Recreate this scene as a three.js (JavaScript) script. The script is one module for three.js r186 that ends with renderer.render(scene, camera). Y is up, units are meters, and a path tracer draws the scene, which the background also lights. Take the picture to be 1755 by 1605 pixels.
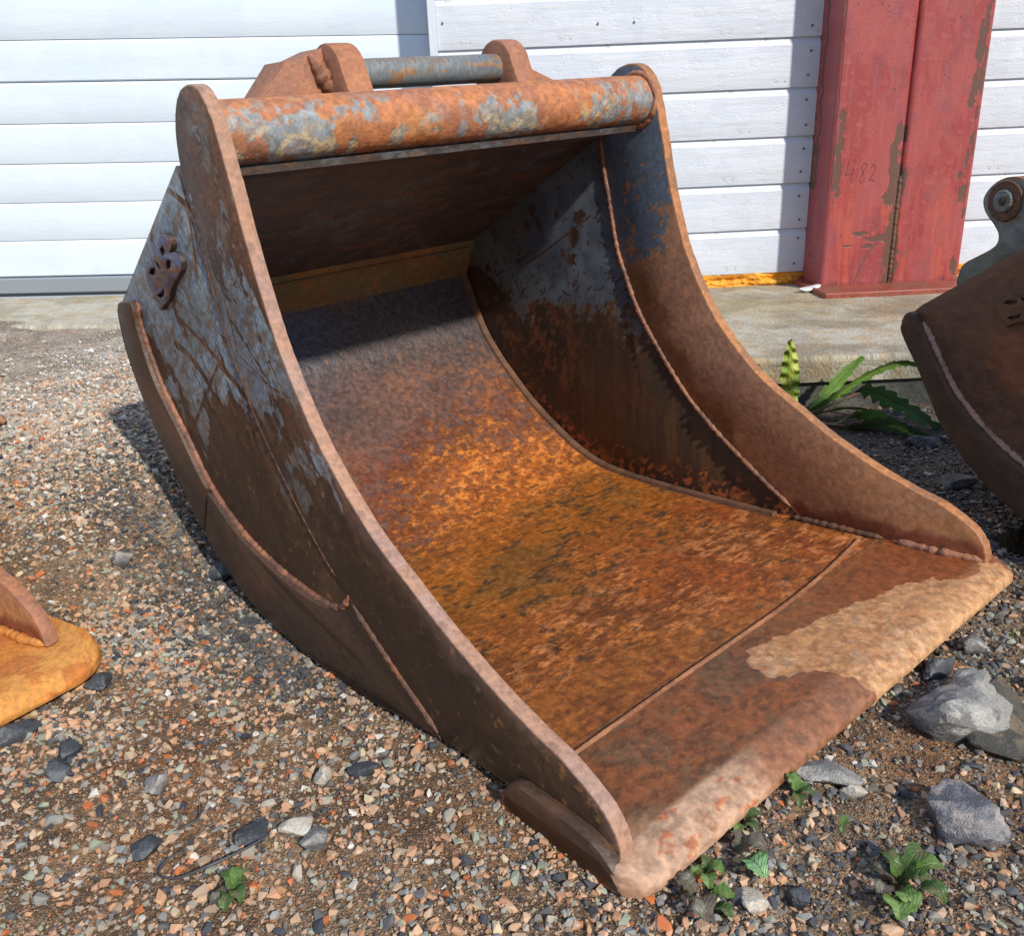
import * as THREE from 'three';
import { toCreasedNormals, mergeGeometries, mergeVertices } from 'three/addons/utils/BufferGeometryUtils.js';
import { ConvexGeometry } from 'three/addons/geometries/ConvexGeometry.js';
import { RoundedBoxGeometry } from 'three/addons/geometries/RoundedBoxGeometry.js';

// ---------------------------------------------------------------- camera, sky, sun, exposure
const scene = new THREE.Scene();
const camera = new THREE.PerspectiveCamera(56.5777, 1024 / 937, 0.05, 400);
camera.position.set(0, 0.55, 0);
camera.quaternion.setFromRotationMatrix(new THREE.Matrix4().makeBasis(
  new THREE.Vector3(0.9991, -0.0394, 0.0152), new THREE.Vector3(0.0422, 0.9325, -0.3587), new THREE.Vector3(0, 0.3591, 0.9333)));
const SUN_AZ = THREE.MathUtils.degToRad(38.4), SUN_EL = THREE.MathUtils.degToRad(40);
const sunDir = new THREE.Vector3(Math.cos(SUN_EL) * Math.sin(SUN_AZ), Math.sin(SUN_EL), Math.cos(SUN_EL) * Math.cos(SUN_AZ));
const sun = new THREE.DirectionalLight(new THREE.Color(1.0, 0.93, 0.82), 4.5);
sun.position.copy(sunDir).multiplyScalar(12); sun.castShadow = true; sun.shadow.radius = 4;
sun.shadow.mapSize.set(2048, 2048);
Object.assign(sun.shadow.camera, { left: -4, right: 4, top: 4, bottom: -4, near: 1, far: 30 });
sun.target.position.set(0, 0, -1.2); scene.add(sun, sun.target);
const SKY = 0.76;
const renderer = new THREE.WebGLRenderer({ antialias: true });
renderer.toneMapping = THREE.LinearToneMapping; renderer.toneMappingExposure = 1.0;
renderer.shadowMap.enabled = true; renderer.setSize(1024, 937);

// ---------------------------------------------------------------- random numbers and noise fields
function rng(seed) { let a = seed >>> 0; return () => { a = (a + 0x6d2b79f5) | 0; let t = Math.imul(a ^ (a >>> 15), 1 | a); t = (t + Math.imul(t ^ (t >>> 7), 61 | t)) ^ t; return ((t ^ (t >>> 14)) >>> 0) / 4294967296; }; }
const sm = (a, b, x) => { const t = Math.min(1, Math.max(0, (x - a) / (b - a))); return t * t * (3 - 2 * t); };
const clamp = (x, a = 0, b = 1) => Math.min(b, Math.max(a, x)), lerp = (a, b, t) => a + (b - a) * t;
const FN = 512;
function fbmField(seed, base, oct, gain, ridged) {
  const out = new Float32Array(FN * FN); let amp = 1, f = base; const R = rng(seed);
  for (let o = 0; o < oct && f <= FN / 2; o++, f *= 2, amp *= gain) {
    const g = new Float32Array(f * f); for (let i = 0; i < g.length; i++) g[i] = R();
    const ox = R() * f, oy = R() * f;
    for (let y = 0; y < FN; y++) {
      const fy = (y / FN) * f + oy, y0 = Math.floor(fy), ty = fy - y0, wy = ty * ty * (3 - 2 * ty), ya = (y0 % f) * f, yb = ((y0 + 1) % f) * f;
      for (let x = 0; x < FN; x++) {
        const fx = (x / FN) * f + ox, x0 = Math.floor(fx), tx = fx - x0, wx = tx * tx * (3 - 2 * tx), xa = x0 % f, xb = (x0 + 1) % f;
        let v = lerp(lerp(g[ya + xa], g[ya + xb], wx), lerp(g[yb + xa], g[yb + xb], wx), wy);
        if (ridged) v = 1 - Math.abs(2 * v - 1);
        out[y * FN + x] += v * amp;
      }
    }
  }
  let m = 0, s = 0; for (const v of out) m += v; m /= out.length; for (const v of out) s += (v - m) ** 2; s = Math.sqrt(s / out.length);
  for (let i = 0; i < out.length; i++) out[i] = clamp((out[i] - m) / s * 0.2 + 0.5);
  return out;
}
function cellField(seed, n) {                                         // distance to the nearest of n x n scattered points, 0..1
  const R = rng(seed), px = [], py = []; for (let i = 0; i < n * n; i++) { px.push(R()); py.push(R()); }
  const out = new Float32Array(FN * FN), out2 = new Float32Array(FN * FN);
  for (let y = 0; y < FN; y++) for (let x = 0; x < FN; x++) {
    const fx = x / FN * n, fy = y / FN * n, cx = Math.floor(fx), cy = Math.floor(fy); let d1 = 9, d2 = 9;
    for (let j = -1; j <= 1; j++) for (let i = -1; i <= 1; i++) {
      const k = ((cy + j + n) % n) * n + ((cx + i + n) % n), dx = cx + i + px[k] - fx, dy = cy + j + py[k] - fy, d = dx * dx + dy * dy;
      if (d < d1) { d2 = d1; d1 = d; } else if (d < d2) d2 = d;
    }
    out[y * FN + x] = Math.min(1, Math.sqrt(d1)); out2[y * FN + x] = Math.min(1, Math.sqrt(d2) - Math.sqrt(d1));
  }
  return [out, out2];
}
const F1 = fbmField(11, 4, 7, 0.55), F2 = fbmField(23, 4, 7, 0.6), F3 = fbmField(37, 32, 4, 0.7), F4 = fbmField(51, 8, 6, 0.62), RG = fbmField(67, 6, 6, 0.55, true);
const FH = fbmField(81, 32, 4, 0.6), FH2 = fbmField(97, 24, 5, 0.62), FM = fbmField(103, 12, 6, 0.58);
const [C1] = cellField(5, 40), [, C2] = cellField(6, 26);
function S(F, u, v) {
  let x = (u - Math.floor(u)) * FN, y = (v - Math.floor(v)) * FN; const x0 = x | 0, y0 = y | 0; x -= x0; y -= y0;
  const xa = x0 & 511, xb = (x0 + 1) & 511, ya = (y0 & 511) * FN, yb = ((y0 + 1) & 511) * FN;
  return (F[ya + xa] * (1 - x) + F[ya + xb] * x) * (1 - y) + (F[yb + xa] * (1 - x) + F[yb + xb] * x) * y;
}
// a texture set: fn(px, py, o) with px, py in 0..1 fills o = [r, g, b (0..255, sRGB), roughness, bump]
function texSet(w, h, fn, wrap = THREE.RepeatWrapping) {
  const col = new Uint8Array(w * h * 4), rb = new Uint8Array(w * h * 4), o = [0, 0, 0, 0.7, 0.5];
  for (let y = 0; y < h; y++) for (let x = 0; x < w; x++) {
    fn((x + 0.5) / w, (y + 0.5) / h, o); const k = (y * w + x) * 4;
    col[k] = clamp(o[0], 0, 255); col[k + 1] = clamp(o[1], 0, 255); col[k + 2] = clamp(o[2], 0, 255); col[k + 3] = 255;
    rb[k] = clamp(o[4]) * 255; rb[k + 1] = clamp(o[3]) * 255; rb[k + 2] = 0; rb[k + 3] = 255;
  }
  const mk = (d, srgb) => { const t = new THREE.DataTexture(d, w, h, THREE.RGBAFormat); t.wrapS = t.wrapT = wrap; t.magFilter = THREE.LinearFilter; t.minFilter = THREE.LinearMipmapLinearFilter; t.generateMipmaps = true; if (srgb) t.colorSpace = THREE.SRGBColorSpace; t.needsUpdate = true; return t; };
  return { map: mk(col, true), rb: mk(rb, false) };
}
function mat(t, bump = 0.001, extra = {}) {
  return new THREE.MeshStandardMaterial({ map: t.map, roughnessMap: t.rb, bumpMap: t.rb, bumpScale: bump, roughness: 1, metalness: 0, ...extra });
}
const mx = (o, c, t) => { o[0] += (c[0] - o[0]) * t; o[1] += (c[1] - o[1]) * t; o[2] += (c[2] - o[2]) * t; };
const mul = (o, k) => { o[0] *= k; o[1] *= k; o[2] *= k; };
function strokes(w, h, draw) {                                        // a mask drawn with canvas strokes, sampled 0..1 with y up
  const c = document.createElement('canvas'); c.width = w; c.height = h; const g = c.getContext('2d'); g.fillStyle = '#000'; g.fillRect(0, 0, w, h); g.lineCap = 'round'; g.lineJoin = 'round';
  draw(g, w, h); const d = g.getImageData(0, 0, w, h).data;
  return (px, py) => { const x = Math.min(w - 1, Math.max(0, px * w | 0)), y = Math.min(h - 1, Math.max(0, (1 - py) * h | 0)); return d[(y * w + x) * 4] / 255; };
}

// ---------------------------------------------------------------- sky
{
  const w = 1024, h = 512, d = new Float32Array(w * h * 4);
  for (let y = 0; y < h; y++) for (let x = 0; x < w; x++) {
    const el = ((y + 0.5) / h - 0.5) * Math.PI, s = Math.sin(el), k = (y * w + x) * 4;
    const a = clamp(s), t = Math.pow(1 - a, 2.4);
    let r = lerp(0.4, 0.92, t), g = lerp(0.58, 0.98, t), b = lerp(0.94, 1.04, t);
    const q = 1 / (0.18 + a), az = x / w * Math.PI * 2, cu = Math.cos(az) * Math.cos(el) * q, cv = Math.sin(az) * Math.cos(el) * q;
    const cl = sm(0.5, 0.78, S(F1, cu * 0.12 + 0.3, cv * 0.12 + 0.1)) * sm(0.02, 0.2, a) * 0.75;
    r = lerp(r, 1.25, cl); g = lerp(g, 1.27, cl); b = lerp(b, 1.3, cl);
    if (s < 0) { const m = sm(0, -0.08, s); r = lerp(r, 0.22, m); g = lerp(g, 0.21, m); b = lerp(b, 0.2, m); }
    d[k] = r * SKY; d[k + 1] = g * SKY; d[k + 2] = b * SKY; d[k + 3] = 1;
  }
  const t = new THREE.DataTexture(d, w, h, THREE.RGBAFormat, THREE.FloatType); t.mapping = THREE.EquirectangularReflectionMapping; t.magFilter = THREE.LinearFilter; t.needsUpdate = true;
  scene.background = t; scene.environment = t;
}

// ---------------------------------------------------------------- naming and building helpers
const used = {};
function numbered(n) { const k = used[n] = (used[n] ?? -1) + 1; return k ? n + '_' + String(k).padStart(3, '0') : n; }
function tag(o, label, category, group, kind) { Object.assign(o.userData, { label, category }); if (group) o.userData.group = group; if (kind) o.userData.kind = kind; return o; }
function thing(name, label, category, group) { const g = new THREE.Group(); g.name = numbered(name); scene.add(g); return tag(g, label, category, group); }
function part(name, geo, m, parent, label) { const o = new THREE.Mesh(geo, m); o.name = name; o.castShadow = o.receiveShadow = true; parent.add(o); if (label) o.userData.label = label; return o; }
function top(name, geo, m, label, category, group) { const o = part(numbered(name), geo, m, scene); return tag(o, label, category, group); }
function structure(name, geo, m) { const o = part(numbered(name), geo, m, scene); o.userData.kind = 'structure'; return o; }
const V3 = (x, y, z) => new THREE.Vector3(x, y, z);
function catmull(pts, n = 10) {                                       // dense 2-D curve through points
  const out = [];
  for (let i = 0; i < pts.length - 1; i++) {
    const a = pts[Math.max(0, i - 1)], b = pts[i], c = pts[i + 1], d = pts[Math.min(pts.length - 1, i + 2)];
    for (let k = 0; k < n; k++) { const t = k / n, t2 = t * t, t3 = t2 * t; out.push([0, 1].map((j) => 0.5 * (2 * b[j] + (c[j] - a[j]) * t + (2 * a[j] - 5 * b[j] + 4 * c[j] - d[j]) * t2 + (3 * b[j] - a[j] - 3 * c[j] + d[j]) * t3))); }
  }
  out.push(pts[pts.length - 1]); return out;
}
function polyDist(x, y, P) { let m = 9; for (let i = 0; i < P.length - 1; i++) { const ax = P[i][0], ay = P[i][1], bx = P[i + 1][0] - ax, by = P[i + 1][1] - ay, t = clamp(((x - ax) * bx + (y - ay) * by) / (bx * bx + by * by)), dx = ax + bx * t - x, dy = ay + by * t - y, d = dx * dx + dy * dy; if (d < m) m = d; } return Math.sqrt(m); }
function offsetLine(P, d) { return P.map((p, i) => { const a = P[Math.max(0, i - 1)], b = P[Math.min(P.length - 1, i + 1)], tx = b[0] - a[0], ty = b[1] - a[1], l = Math.hypot(tx, ty); return [p[0] - ty / l * d, p[1] + tx / l * d]; }); }

// plate: outline [v, z] in the side plane, from u0 to u1; three material groups: faces towards +u, faces towards -u, edges. Local axes X = u, Y = z, Z = v.
const PV0 = -0.97, PVW = 1.02, PZ0 = -0.03, PZH = 0.65;               // the side plane's texture window
function plate(outline, u0, u1, bevel = 0.0018, holes = [], win = [PV0, PVW, PZ0, PZH]) {
  const sh = new THREE.Shape(outline.map((p) => new THREE.Vector2(-p[0], p[1])));
  for (const h of holes) sh.holes.push(new THREE.Path(h.map((p) => new THREE.Vector2(-p[0], p[1]))));
  let g = new THREE.ExtrudeGeometry(sh, { depth: u1 - u0 - 2 * bevel, bevelEnabled: bevel > 0, bevelThickness: bevel, bevelSize: bevel, bevelOffset: -bevel, bevelSegments: 2, curveSegments: 4 });
  g.translate(0, 0, u0 + bevel); g.rotateY(Math.PI / 2); g = toCreasedNormals(g, 0.6);
  const p = g.attributes.position, n = g.attributes.normal, bins = [[], [], []];
  for (let i = 0; i < p.count; i += 3) {
    const a = V3().fromBufferAttribute(p, i), b = V3().fromBufferAttribute(p, i + 1), c = V3().fromBufferAttribute(p, i + 2), f = b.sub(a).cross(c.sub(a)).normalize();
    bins[f.x > 0.95 ? 0 : f.x < -0.95 ? 1 : 2].push(i);
  }
  const P = [], Nn = [], U = [], out = new THREE.BufferGeometry(); let at = 0;
  bins.forEach((bin, k) => {
    for (const i of bin) for (let j = i; j < i + 3; j++) {
      const x = p.getX(j), y = p.getY(j), z = p.getZ(j); P.push(x, y, z); Nn.push(n.getX(j), n.getY(j), n.getZ(j));
      if (k < 2) U.push((z - win[0]) / win[1], (y - win[2]) / win[3]); else U.push((z - y) * 2.6 + 0.13, x * 3.4 + 0.2);
    }
    out.addGroup(at, bin.length * 3, k); at += bin.length * 3;
  });
  out.setAttribute('position', new THREE.Float32BufferAttribute(P, 3)); out.setAttribute('normal', new THREE.Float32BufferAttribute(Nn, 3)); out.setAttribute('uv', new THREE.Float32BufferAttribute(U, 2));
  return out;
}
// tube along 3-D points with uneven radius: a weld bead
function bead(pts, r, seed = 1, seg = 0.004, rough = 0.42) {
  const curve = new THREE.CatmullRomCurve3(pts), L = curve.getLength(), n = Math.max(8, Math.round(L / seg)), g = new THREE.TubeGeometry(curve, n, r, 7), p = g.attributes.position, R = rng(seed), ph = R() * 9;
  const c = curve.getSpacedPoints(n);
  for (let i = 0; i <= n; i++) {
    const k = 1 + rough * (Math.sin(i * 1.9 + ph) * 0.35 + (R() - 0.5) * 1.1), taper = Math.min(1, (i + 1) / 4, (n - i + 1) / 4);
    for (let j = 0; j < 8; j++) { const q = i * 8 + j; p.setXYZ(q, c[i].x + (p.getX(q) - c[i].x) * k * taper, c[i].y + (p.getY(q) - c[i].y) * k * taper, c[i].z + (p.getZ(q) - c[i].z) * k * taper); }
  }
  const uv = g.attributes.uv; for (let i = 0; i < uv.count; i++) uv.setXY(i, uv.getX(i) * L * 4, uv.getY(i) * 0.1);
  g.computeVertexNormals(); return g;
}
const inUZ = (P, u) => P.map((p) => V3(u, p[1], p[0]));
function boxUV(g, k = 1) {                                            // uv in metres (times k) from the dominant axis of each triangle
  if (g.index) g = g.toNonIndexed(); const p = g.attributes.position, uv = new Float32Array(p.count * 2), a = V3(), b = V3(), c = V3();
  for (let i = 0; i < p.count; i += 3) {
    a.fromBufferAttribute(p, i); b.fromBufferAttribute(p, i + 1); c.fromBufferAttribute(p, i + 2); const f = b.clone().sub(a).cross(c.clone().sub(a)), x = Math.abs(f.x), y = Math.abs(f.y), z = Math.abs(f.z);
    [a, b, c].forEach((q, j) => { const s = x > y && x > z ? [q.z, q.y] : y > z ? [q.x, q.z] : [q.x, q.y]; uv[(i + j) * 2] = s[0] * k; uv[(i + j) * 2 + 1] = s[1] * k; });
  }
  g.setAttribute('uv', new THREE.BufferAttribute(uv, 2)); return g;
}

// ---------------------------------------------------------------- ground shape
const BO = V3(0.0761, 0, -0.53), BW = V3(0.7714, 0.0432, -0.6349).normalize(), BD = V3(0.6355, 0, 0.7721), BN = BD.clone().cross(BW).normalize(); BD.copy(BW.clone().cross(BN));
const slabTop = (x) => 0.11 + Math.max(0, 0.6 - x) * 0.0215;
function inBucket(x, z, m = 0) {                                      // footprints of the two neighbouring buckets
  const a = x - 0.5801, b = z + 1.1553, u2 = a * 0.9299 - b * 0.3678, v2 = a * 0.3678 + b * 0.9299; if (u2 > -m && u2 < 0.425 + m && v2 > 0.14 && v2 < 0.56 + m) return true;
  const c = x + 0.527, d = z + 0.852, u3 = c * 0.5878 - d * 0.809, v3 = c * 0.809 + d * 0.5878; return u3 < 0.005 && u3 > -0.6 && v3 > -0.75 && v3 < 0.02;
}
function groundY(x, z) {
  const u = (x - BO.x) * 0.772 - (z - BO.z) * 0.6355, v = (x - BO.x) * 0.6355 + (z - BO.z) * 0.772;
  let y = 0.043 * clamp(u, 0, 0.72) * (1 - sm(0.75, 1.1, u)) * sm(-1.2, -0.3, v);
  y -= 0.026 * sm(-0.1, -0.5, v) * (1 - sm(-1.0, -1.25, v)) * sm(-0.3, 0, u) * (1 - sm(0.8, 1, u));
  const left = 1 - sm(-0.15, 0.3, x);
  const rise = Math.max(Math.pow(sm(lerp(-0.95, -1.35, sm(-0.5, -0.8, x)), -2.3, z), 0.9), 0.86 * sm(-0.7, -1.08, v) * sm(-0.5, -0.28, u));
  y += left * (slabTop(x) + 0.004) * rise;
  y -= left * 0.034 * sm(-2.2, -2.3, z + (S(F2, x * 0.6, 0.4) - 0.5) * 0.12);
  if (inBucket(x, z, 0.02)) y -= 0.045;
  y += (S(F1, x * 0.7 + 0.2, z * 0.7) - 0.5) * 0.014 + (S(F2, x * 2.1, z * 2.1) - 0.5) * 0.008;
  return y;
}

// ---------------------------------------------------------------- bucket outlines, [v, z] in the side plane (v towards the mouth)
const RIM = [[-0.6, 0.53], [-0.596, 0.556], [-0.586, 0.58], [-0.568, 0.598], [-0.545, 0.606], [-0.523, 0.605], [-0.507, 0.595], [-0.495, 0.578], [-0.488, 0.555], [-0.4825, 0.53], [-0.477, 0.505], [-0.4715, 0.474], [-0.462, 0.435], [-0.4495, 0.393], [-0.432, 0.348], [-0.406, 0.303], [-0.381, 0.268], [-0.345, 0.23], [-0.305, 0.197], [-0.264, 0.1735], [-0.22, 0.15], [-0.184, 0.132], [-0.125, 0.109], [-0.075, 0.0935], [-0.05, 0.0868], [-0.0275, 0.077], [-0.008, 0.066], [0.003, 0.055], [0.0095, 0.042], [0.0115, 0.03]];
const SEAM = [[-0.597, 0.517], [-0.59, 0.465], [-0.583, 0.431], [-0.577, 0.398], [-0.567, 0.352], [-0.547, 0.304], [-0.527, 0.264], [-0.5, 0.226], [-0.4585, 0.1755], [-0.42, 0.136], [-0.368, 0.096], [-0.32, 0.064], [-0.285, 0.042], [-0.25, 0.022], [-0.2277, 0.006]];
const FLOOR = [[-0.957, 0.281], [-0.93, 0.222], [-0.905, 0.178], [-0.875, 0.144], [-0.846, 0.117], [-0.777, 0.063], [-0.695, 0.017], [-0.65, -0.001], [-0.607, -0.0105], [-0.56, -0.013], [-0.527, -0.013], [-0.436, -0.009], [-0.271, 0.0035], [-0.15, 0.0145], [-0.112, 0.018]];
const BOT = [[-0.9232, 0.3426], [-0.929, 0.31], [-0.9263, 0.2726], [-0.8984, 0.2059], [-0.8442, 0.1296], [-0.7802, 0.0583], [-0.7018, 0.0068], [-0.6263, -0.0185], [-0.5263, -0.0225], [-0.4622, -0.022], [-0.3849, -0.015], [-0.3118, -0.007], [-0.2277, 0.0005]];
const RIDGE = [[-0.9113, 0.3546], [-0.879, 0.361], [-0.8537, 0.3585], [-0.8544, 0.3273], [-0.8339, 0.256], [-0.778, 0.1917], [-0.7209, 0.1293], [-0.6401, 0.0885], [-0.5444, 0.0717], [-0.4801, 0.0697], [-0.4312, 0.0712], [-0.408, 0.0765], [-0.39, 0.086], [-0.379, 0.099], [-0.376, 0.106]];
const W = 0.6093, T = 0.0147;
const rimC = catmull(RIM, 7).map((p, i) => (i < 12 ? p : [p[0] + (S(F3, i * 0.013, 0.3) - 0.5) * 0.0018, p[1] + (S(F2, i * 0.021, 0.7) - 0.5) * 0.0016])), seamC = catmull(SEAM, 4), floorC = catmull(FLOOR, 6), botC = catmull(BOT, 5), ridgeC = catmull(RIDGE, 5);
const floorS = [0]; for (let i = 1; i < floorC.length; i++) floorS.push(floorS[i - 1] + Math.hypot(floorC[i][0] - floorC[i - 1][0], floorC[i][1] - floorC[i - 1][1]));
const FLEN = floorS[floorS.length - 1];
const floorAt = (v) => { let i = 0; while (i < floorC.length - 2 && floorC[i + 1][0] < v) i++; const a = floorC[i], b = floorC[i + 1]; return lerp(a[1], b[1], (v - a[0]) / (b[0] - a[0])); };

// ---------------------------------------------------------------- rust, paint and steel: the metal's own colours, plus a sky reflection tinted into the floor
const K = { dark: [74, 55, 43], brown: [104, 73, 52], red: [130, 72, 46], orange: [176, 100, 48], ochre: [170, 112, 58], tan: [205, 160, 112], purple: [100, 76, 70], paint: [128, 141, 152], pale: [150, 158, 162], cream: [205, 190, 150], pink: [176, 132, 112], black: [46, 40, 38], navy: [64, 77, 96], olive: [104, 92, 58] };
function rustBase(o, x, y, k = 0) {                                   // x, y in metres
  const a = S(F1, x / 0.31, y / 0.31), b = S(FM, x / 0.3 + 0.3, y / 0.3), f = S(F3, x / 0.2, y / 0.2), g = S(F4, x / 0.36, y / 0.36);
  o[0] = K.dark[0]; o[1] = K.dark[1]; o[2] = K.dark[2];
  mx(o, K.brown, sm(0.3, 0.75, a + k)); mx(o, K.red, 0.5 * sm(0.5, 0.8, g + k * 0.6)); mx(o, K.orange, 0.38 * sm(0.56, 0.9, S(FH, x / 0.4 + 0.3, y / 0.4) * 0.6 + b * 0.4 + k));
  mul(o, 0.82 + 0.36 * f); o[3] = 0.62 + 0.2 * f; o[4] = 0.5 + (f - 0.5) * 0.5 + (b - 0.5) * 0.3;
}
// outer face of the left side plate: grey paint worn through by scratches above, dark damp rust below
const scratchL = strokes(1024, 660, (g, w, h) => {
  const R = rng(91); g.strokeStyle = '#fff';
  for (let i = 0; i < 1500; i++) { const x = R() * w, y = R() * h, a = 0.9 + (R() - 0.5) * 1.5, l = 10 + R() * R() * 160; g.globalAlpha = 0.25 + R() * 0.7; g.lineWidth = 0.5 + R() * R() * 2.4; g.beginPath(); g.moveTo(x, y); g.quadraticCurveTo(x + Math.cos(a) * l * 0.5 + (R() - 0.5) * 22, y + Math.sin(a) * l * 0.5 + (R() - 0.5) * 22, x + Math.cos(a) * l, y + Math.sin(a) * l); g.stroke(); }
  for (let i = 0; i < 9; i++) { const x = 80 + R() * 420, y = R() * 330, a = R() * 3, l = 110 + R() * 160; g.globalAlpha = 0.9; g.lineWidth = 5 + R() * 6; g.beginPath(); g.moveTo(x, y); g.quadraticCurveTo(x + Math.cos(a) * l * 0.5 + 20, y + Math.sin(a) * l * 0.5 - 18, x + Math.cos(a) * l, y + Math.sin(a) * l); g.stroke(); }
});
const texLeft = texSet(1024, 660, (px, py, o) => {
  const v = PV0 + PVW * px, z = PZ0 + PZH * py, n1 = S(F1, v / 0.42, z / 0.42), n2 = S(F2, v / 0.3 + 0.2, z / 0.3), f = S(F3, v / 0.2, z / 0.2), h = S(FH, v / 0.3, z / 0.3);
  const sa = v * 0.55 - z * 0.83, sb = v * 0.83 + z * 0.55, st = S(FM, sa / 0.9, sb / 0.22), st2 = S(FH2, sa / 0.55, sb / 0.16), st3 = S(FH2, sb / 0.6 + 0.3, sa / 0.2);
  const dr = polyDist(v, z, rimC), scr = scratchL(px, py), headK = sm(0.36, 0.5, z) * sm(-0.62, -0.56, v + (0.5 - z) * 0.1);
  // rust: dark brown, streaked with mid brown and thin ochre lines
  o[0] = 74; o[1] = 52; o[2] = 38; mx(o, [98, 68, 48], sm(0.4, 0.62, st * 0.6 + n2 * 0.4)); mx(o, [52, 38, 30], 0.6 * sm(0.5, 0.68, st3 * 0.5 + n1 * 0.5)); mx(o, [146, 96, 56], 0.6 * sm(0.6, 0.72, st2) * sm(0.14, 0.26, z));
  mx(o, [120, 82, 60], 0.75 * headK * sm(0.15, 0.6, n1)); mx(o, [150, 102, 70], 0.4 * headK * sm(0.5, 0.68, h)); mx(o, [128, 134, 130], 0.6 * headK * sm(0.56, 0.66, S(FM, v / 0.3, z / 0.42)) * sm(0.3, 0.55, n2));
  // paint that is left, scraped away along the digging direction
  let keep = sm(0.19, 0.34, z + (n1 - 0.5) * 0.22 + (v + 0.75) * 0.05); keep *= 1 - 0.66 * headK;
  const q = st * 0.36 + st2 * 0.26 + h * 0.2 + n2 * 0.18 - 0.5 + keep * 0.62 - 0.4 - scr * 0.34 - 0.22 * sm(0.018, 0.004, dr);
  let pm = sm(-0.05, 0.015, q);
  const tail = sm(0.03, 0.0, Math.abs(polyDist(v, z, seamC) - 0.01)) * sm(0.08, 0.2, z) * (1 - sm(0.28, 0.34, z)); pm = Math.max(pm, 0.75 * tail * sm(0.52, 0.6, h * 0.5 + st2 * 0.5) * (1 - scr));
  const c = [116, 134, 150]; mx(c, [136, 150, 160], 0.7 * sm(0.4, 0.7, n1)); mx(c, [104, 110, 108], 0.5 * sm(0.5, 0.7, n2)); mx(c, [112, 88, 70], 0.55 * sm(0.54, 0.66, st3)); mul(c, 0.94 + 0.12 * f);
  mx(o, [64, 42, 30], 0.5 * sm(-0.12, -0.03, q)); mx(o, c, pm * 0.94); mx(o, [104, 70, 48], 0.75 * sm(0.25, 0.8, scr) * pm);
  // dry pale strip by the rim, damp dark brown low down
  const strip = sm(0.03, 0.002, dr + (n2 - 0.5) * 0.035) * sm(0.0, 0.04, z) * (1 - sm(0.3, 0.4, z)), low = 1 - sm(0.1, 0.3, z + (n1 - 0.5) * 0.18);
  mx(o, [118, 96, 88], 0.5 * strip); mx(o, [58, 43, 32], 0.72 * low * (1 - strip)); mx(o, [82, 60, 42], 0.4 * low * sm(0.5, 0.7, n2)); if (h > 0.86) mx(o, [170, 116, 66], 0.5 * low);
  mul(o, 0.86 + 0.28 * f); o[3] = lerp(0.58, 0.4, pm) - 0.1 * low * (1 - strip); o[4] = 0.35 + pm * 0.35 + (f - 0.5) * 0.3 + (h - 0.5) * 0.25 * (1 - pm) - scr * 0.12;
}, THREE.ClampToEdgeWrapping);
// inner face of the right side plate: blue-grey paint above, black-brown and flaking rust below
const scratchR = strokes(1024, 660, (g, w, h) => {
  const R = rng(17); g.strokeStyle = '#fff'; g.fillStyle = '#fff';
  const P = (v, z) => [(v - PV0) / PVW * w, (1 - (z - PZ0) / PZH) * h];
  g.globalAlpha = 1; g.lineWidth = 3; g.beginPath(); g.moveTo(...P(-0.78, 0.315)); g.quadraticCurveTo(...P(-0.72, 0.345), ...P(-0.625, 0.4)); g.stroke();
  g.lineWidth = 2; g.beginPath(); g.moveTo(...P(-0.56, 0.43)); g.lineTo(...P(-0.5, 0.465)); g.stroke();
  const blob = (v, z, r) => { const [x, y] = P(v, z); g.beginPath(); for (let i = 0; i < 11; i++) { const a = i / 11 * 6.283, q = r * (0.45 + R() * 0.9); g.lineTo(x + Math.cos(a) * q * 0.8, y + Math.sin(a) * q); } g.fill(); };
  for (const [v, z, r] of [[-0.652, 0.395, 15], [-0.662, 0.365, 17], [-0.64, 0.402, 9], [-0.76, 0.405, 12], [-0.745, 0.385, 12], [-0.775, 0.38, 11], [-0.7, 0.4, 6], [-0.67, 0.33, 14], [-0.69, 0.34, 9], [-0.545, 0.445, 7], [-0.55, 0.425, 6], [-0.515, 0.475, 5], [-0.535, 0.385, 9], [-0.548, 0.4, 6], [-0.525, 0.43, 5]]) blob(v, z, r);
  for (let i = 0; i < 210; i++) { const z = 0.26 + R() * R() * 0.24, v = -0.88 + R() * 0.42, l = 3 + R() * 15, a = R() < 0.6 ? -0.7 : R() * 3, [x, y] = P(v, z); g.globalAlpha = 0.6 + R() * 0.4; g.lineWidth = 0.8 + R() * 2.6; g.beginPath(); g.moveTo(x, y); g.lineTo(x + Math.cos(a) * l, y + Math.sin(a) * l); g.stroke(); }
  for (let i = 0; i < 320; i++) { const [x, y] = P(-0.9 + R() * 0.46, 0.2 + R() * 0.3); g.globalAlpha = 0.8; g.beginPath(); g.arc(x, y, 0.6 + R() * 1.8, 0, 7); g.fill(); }
});
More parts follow.
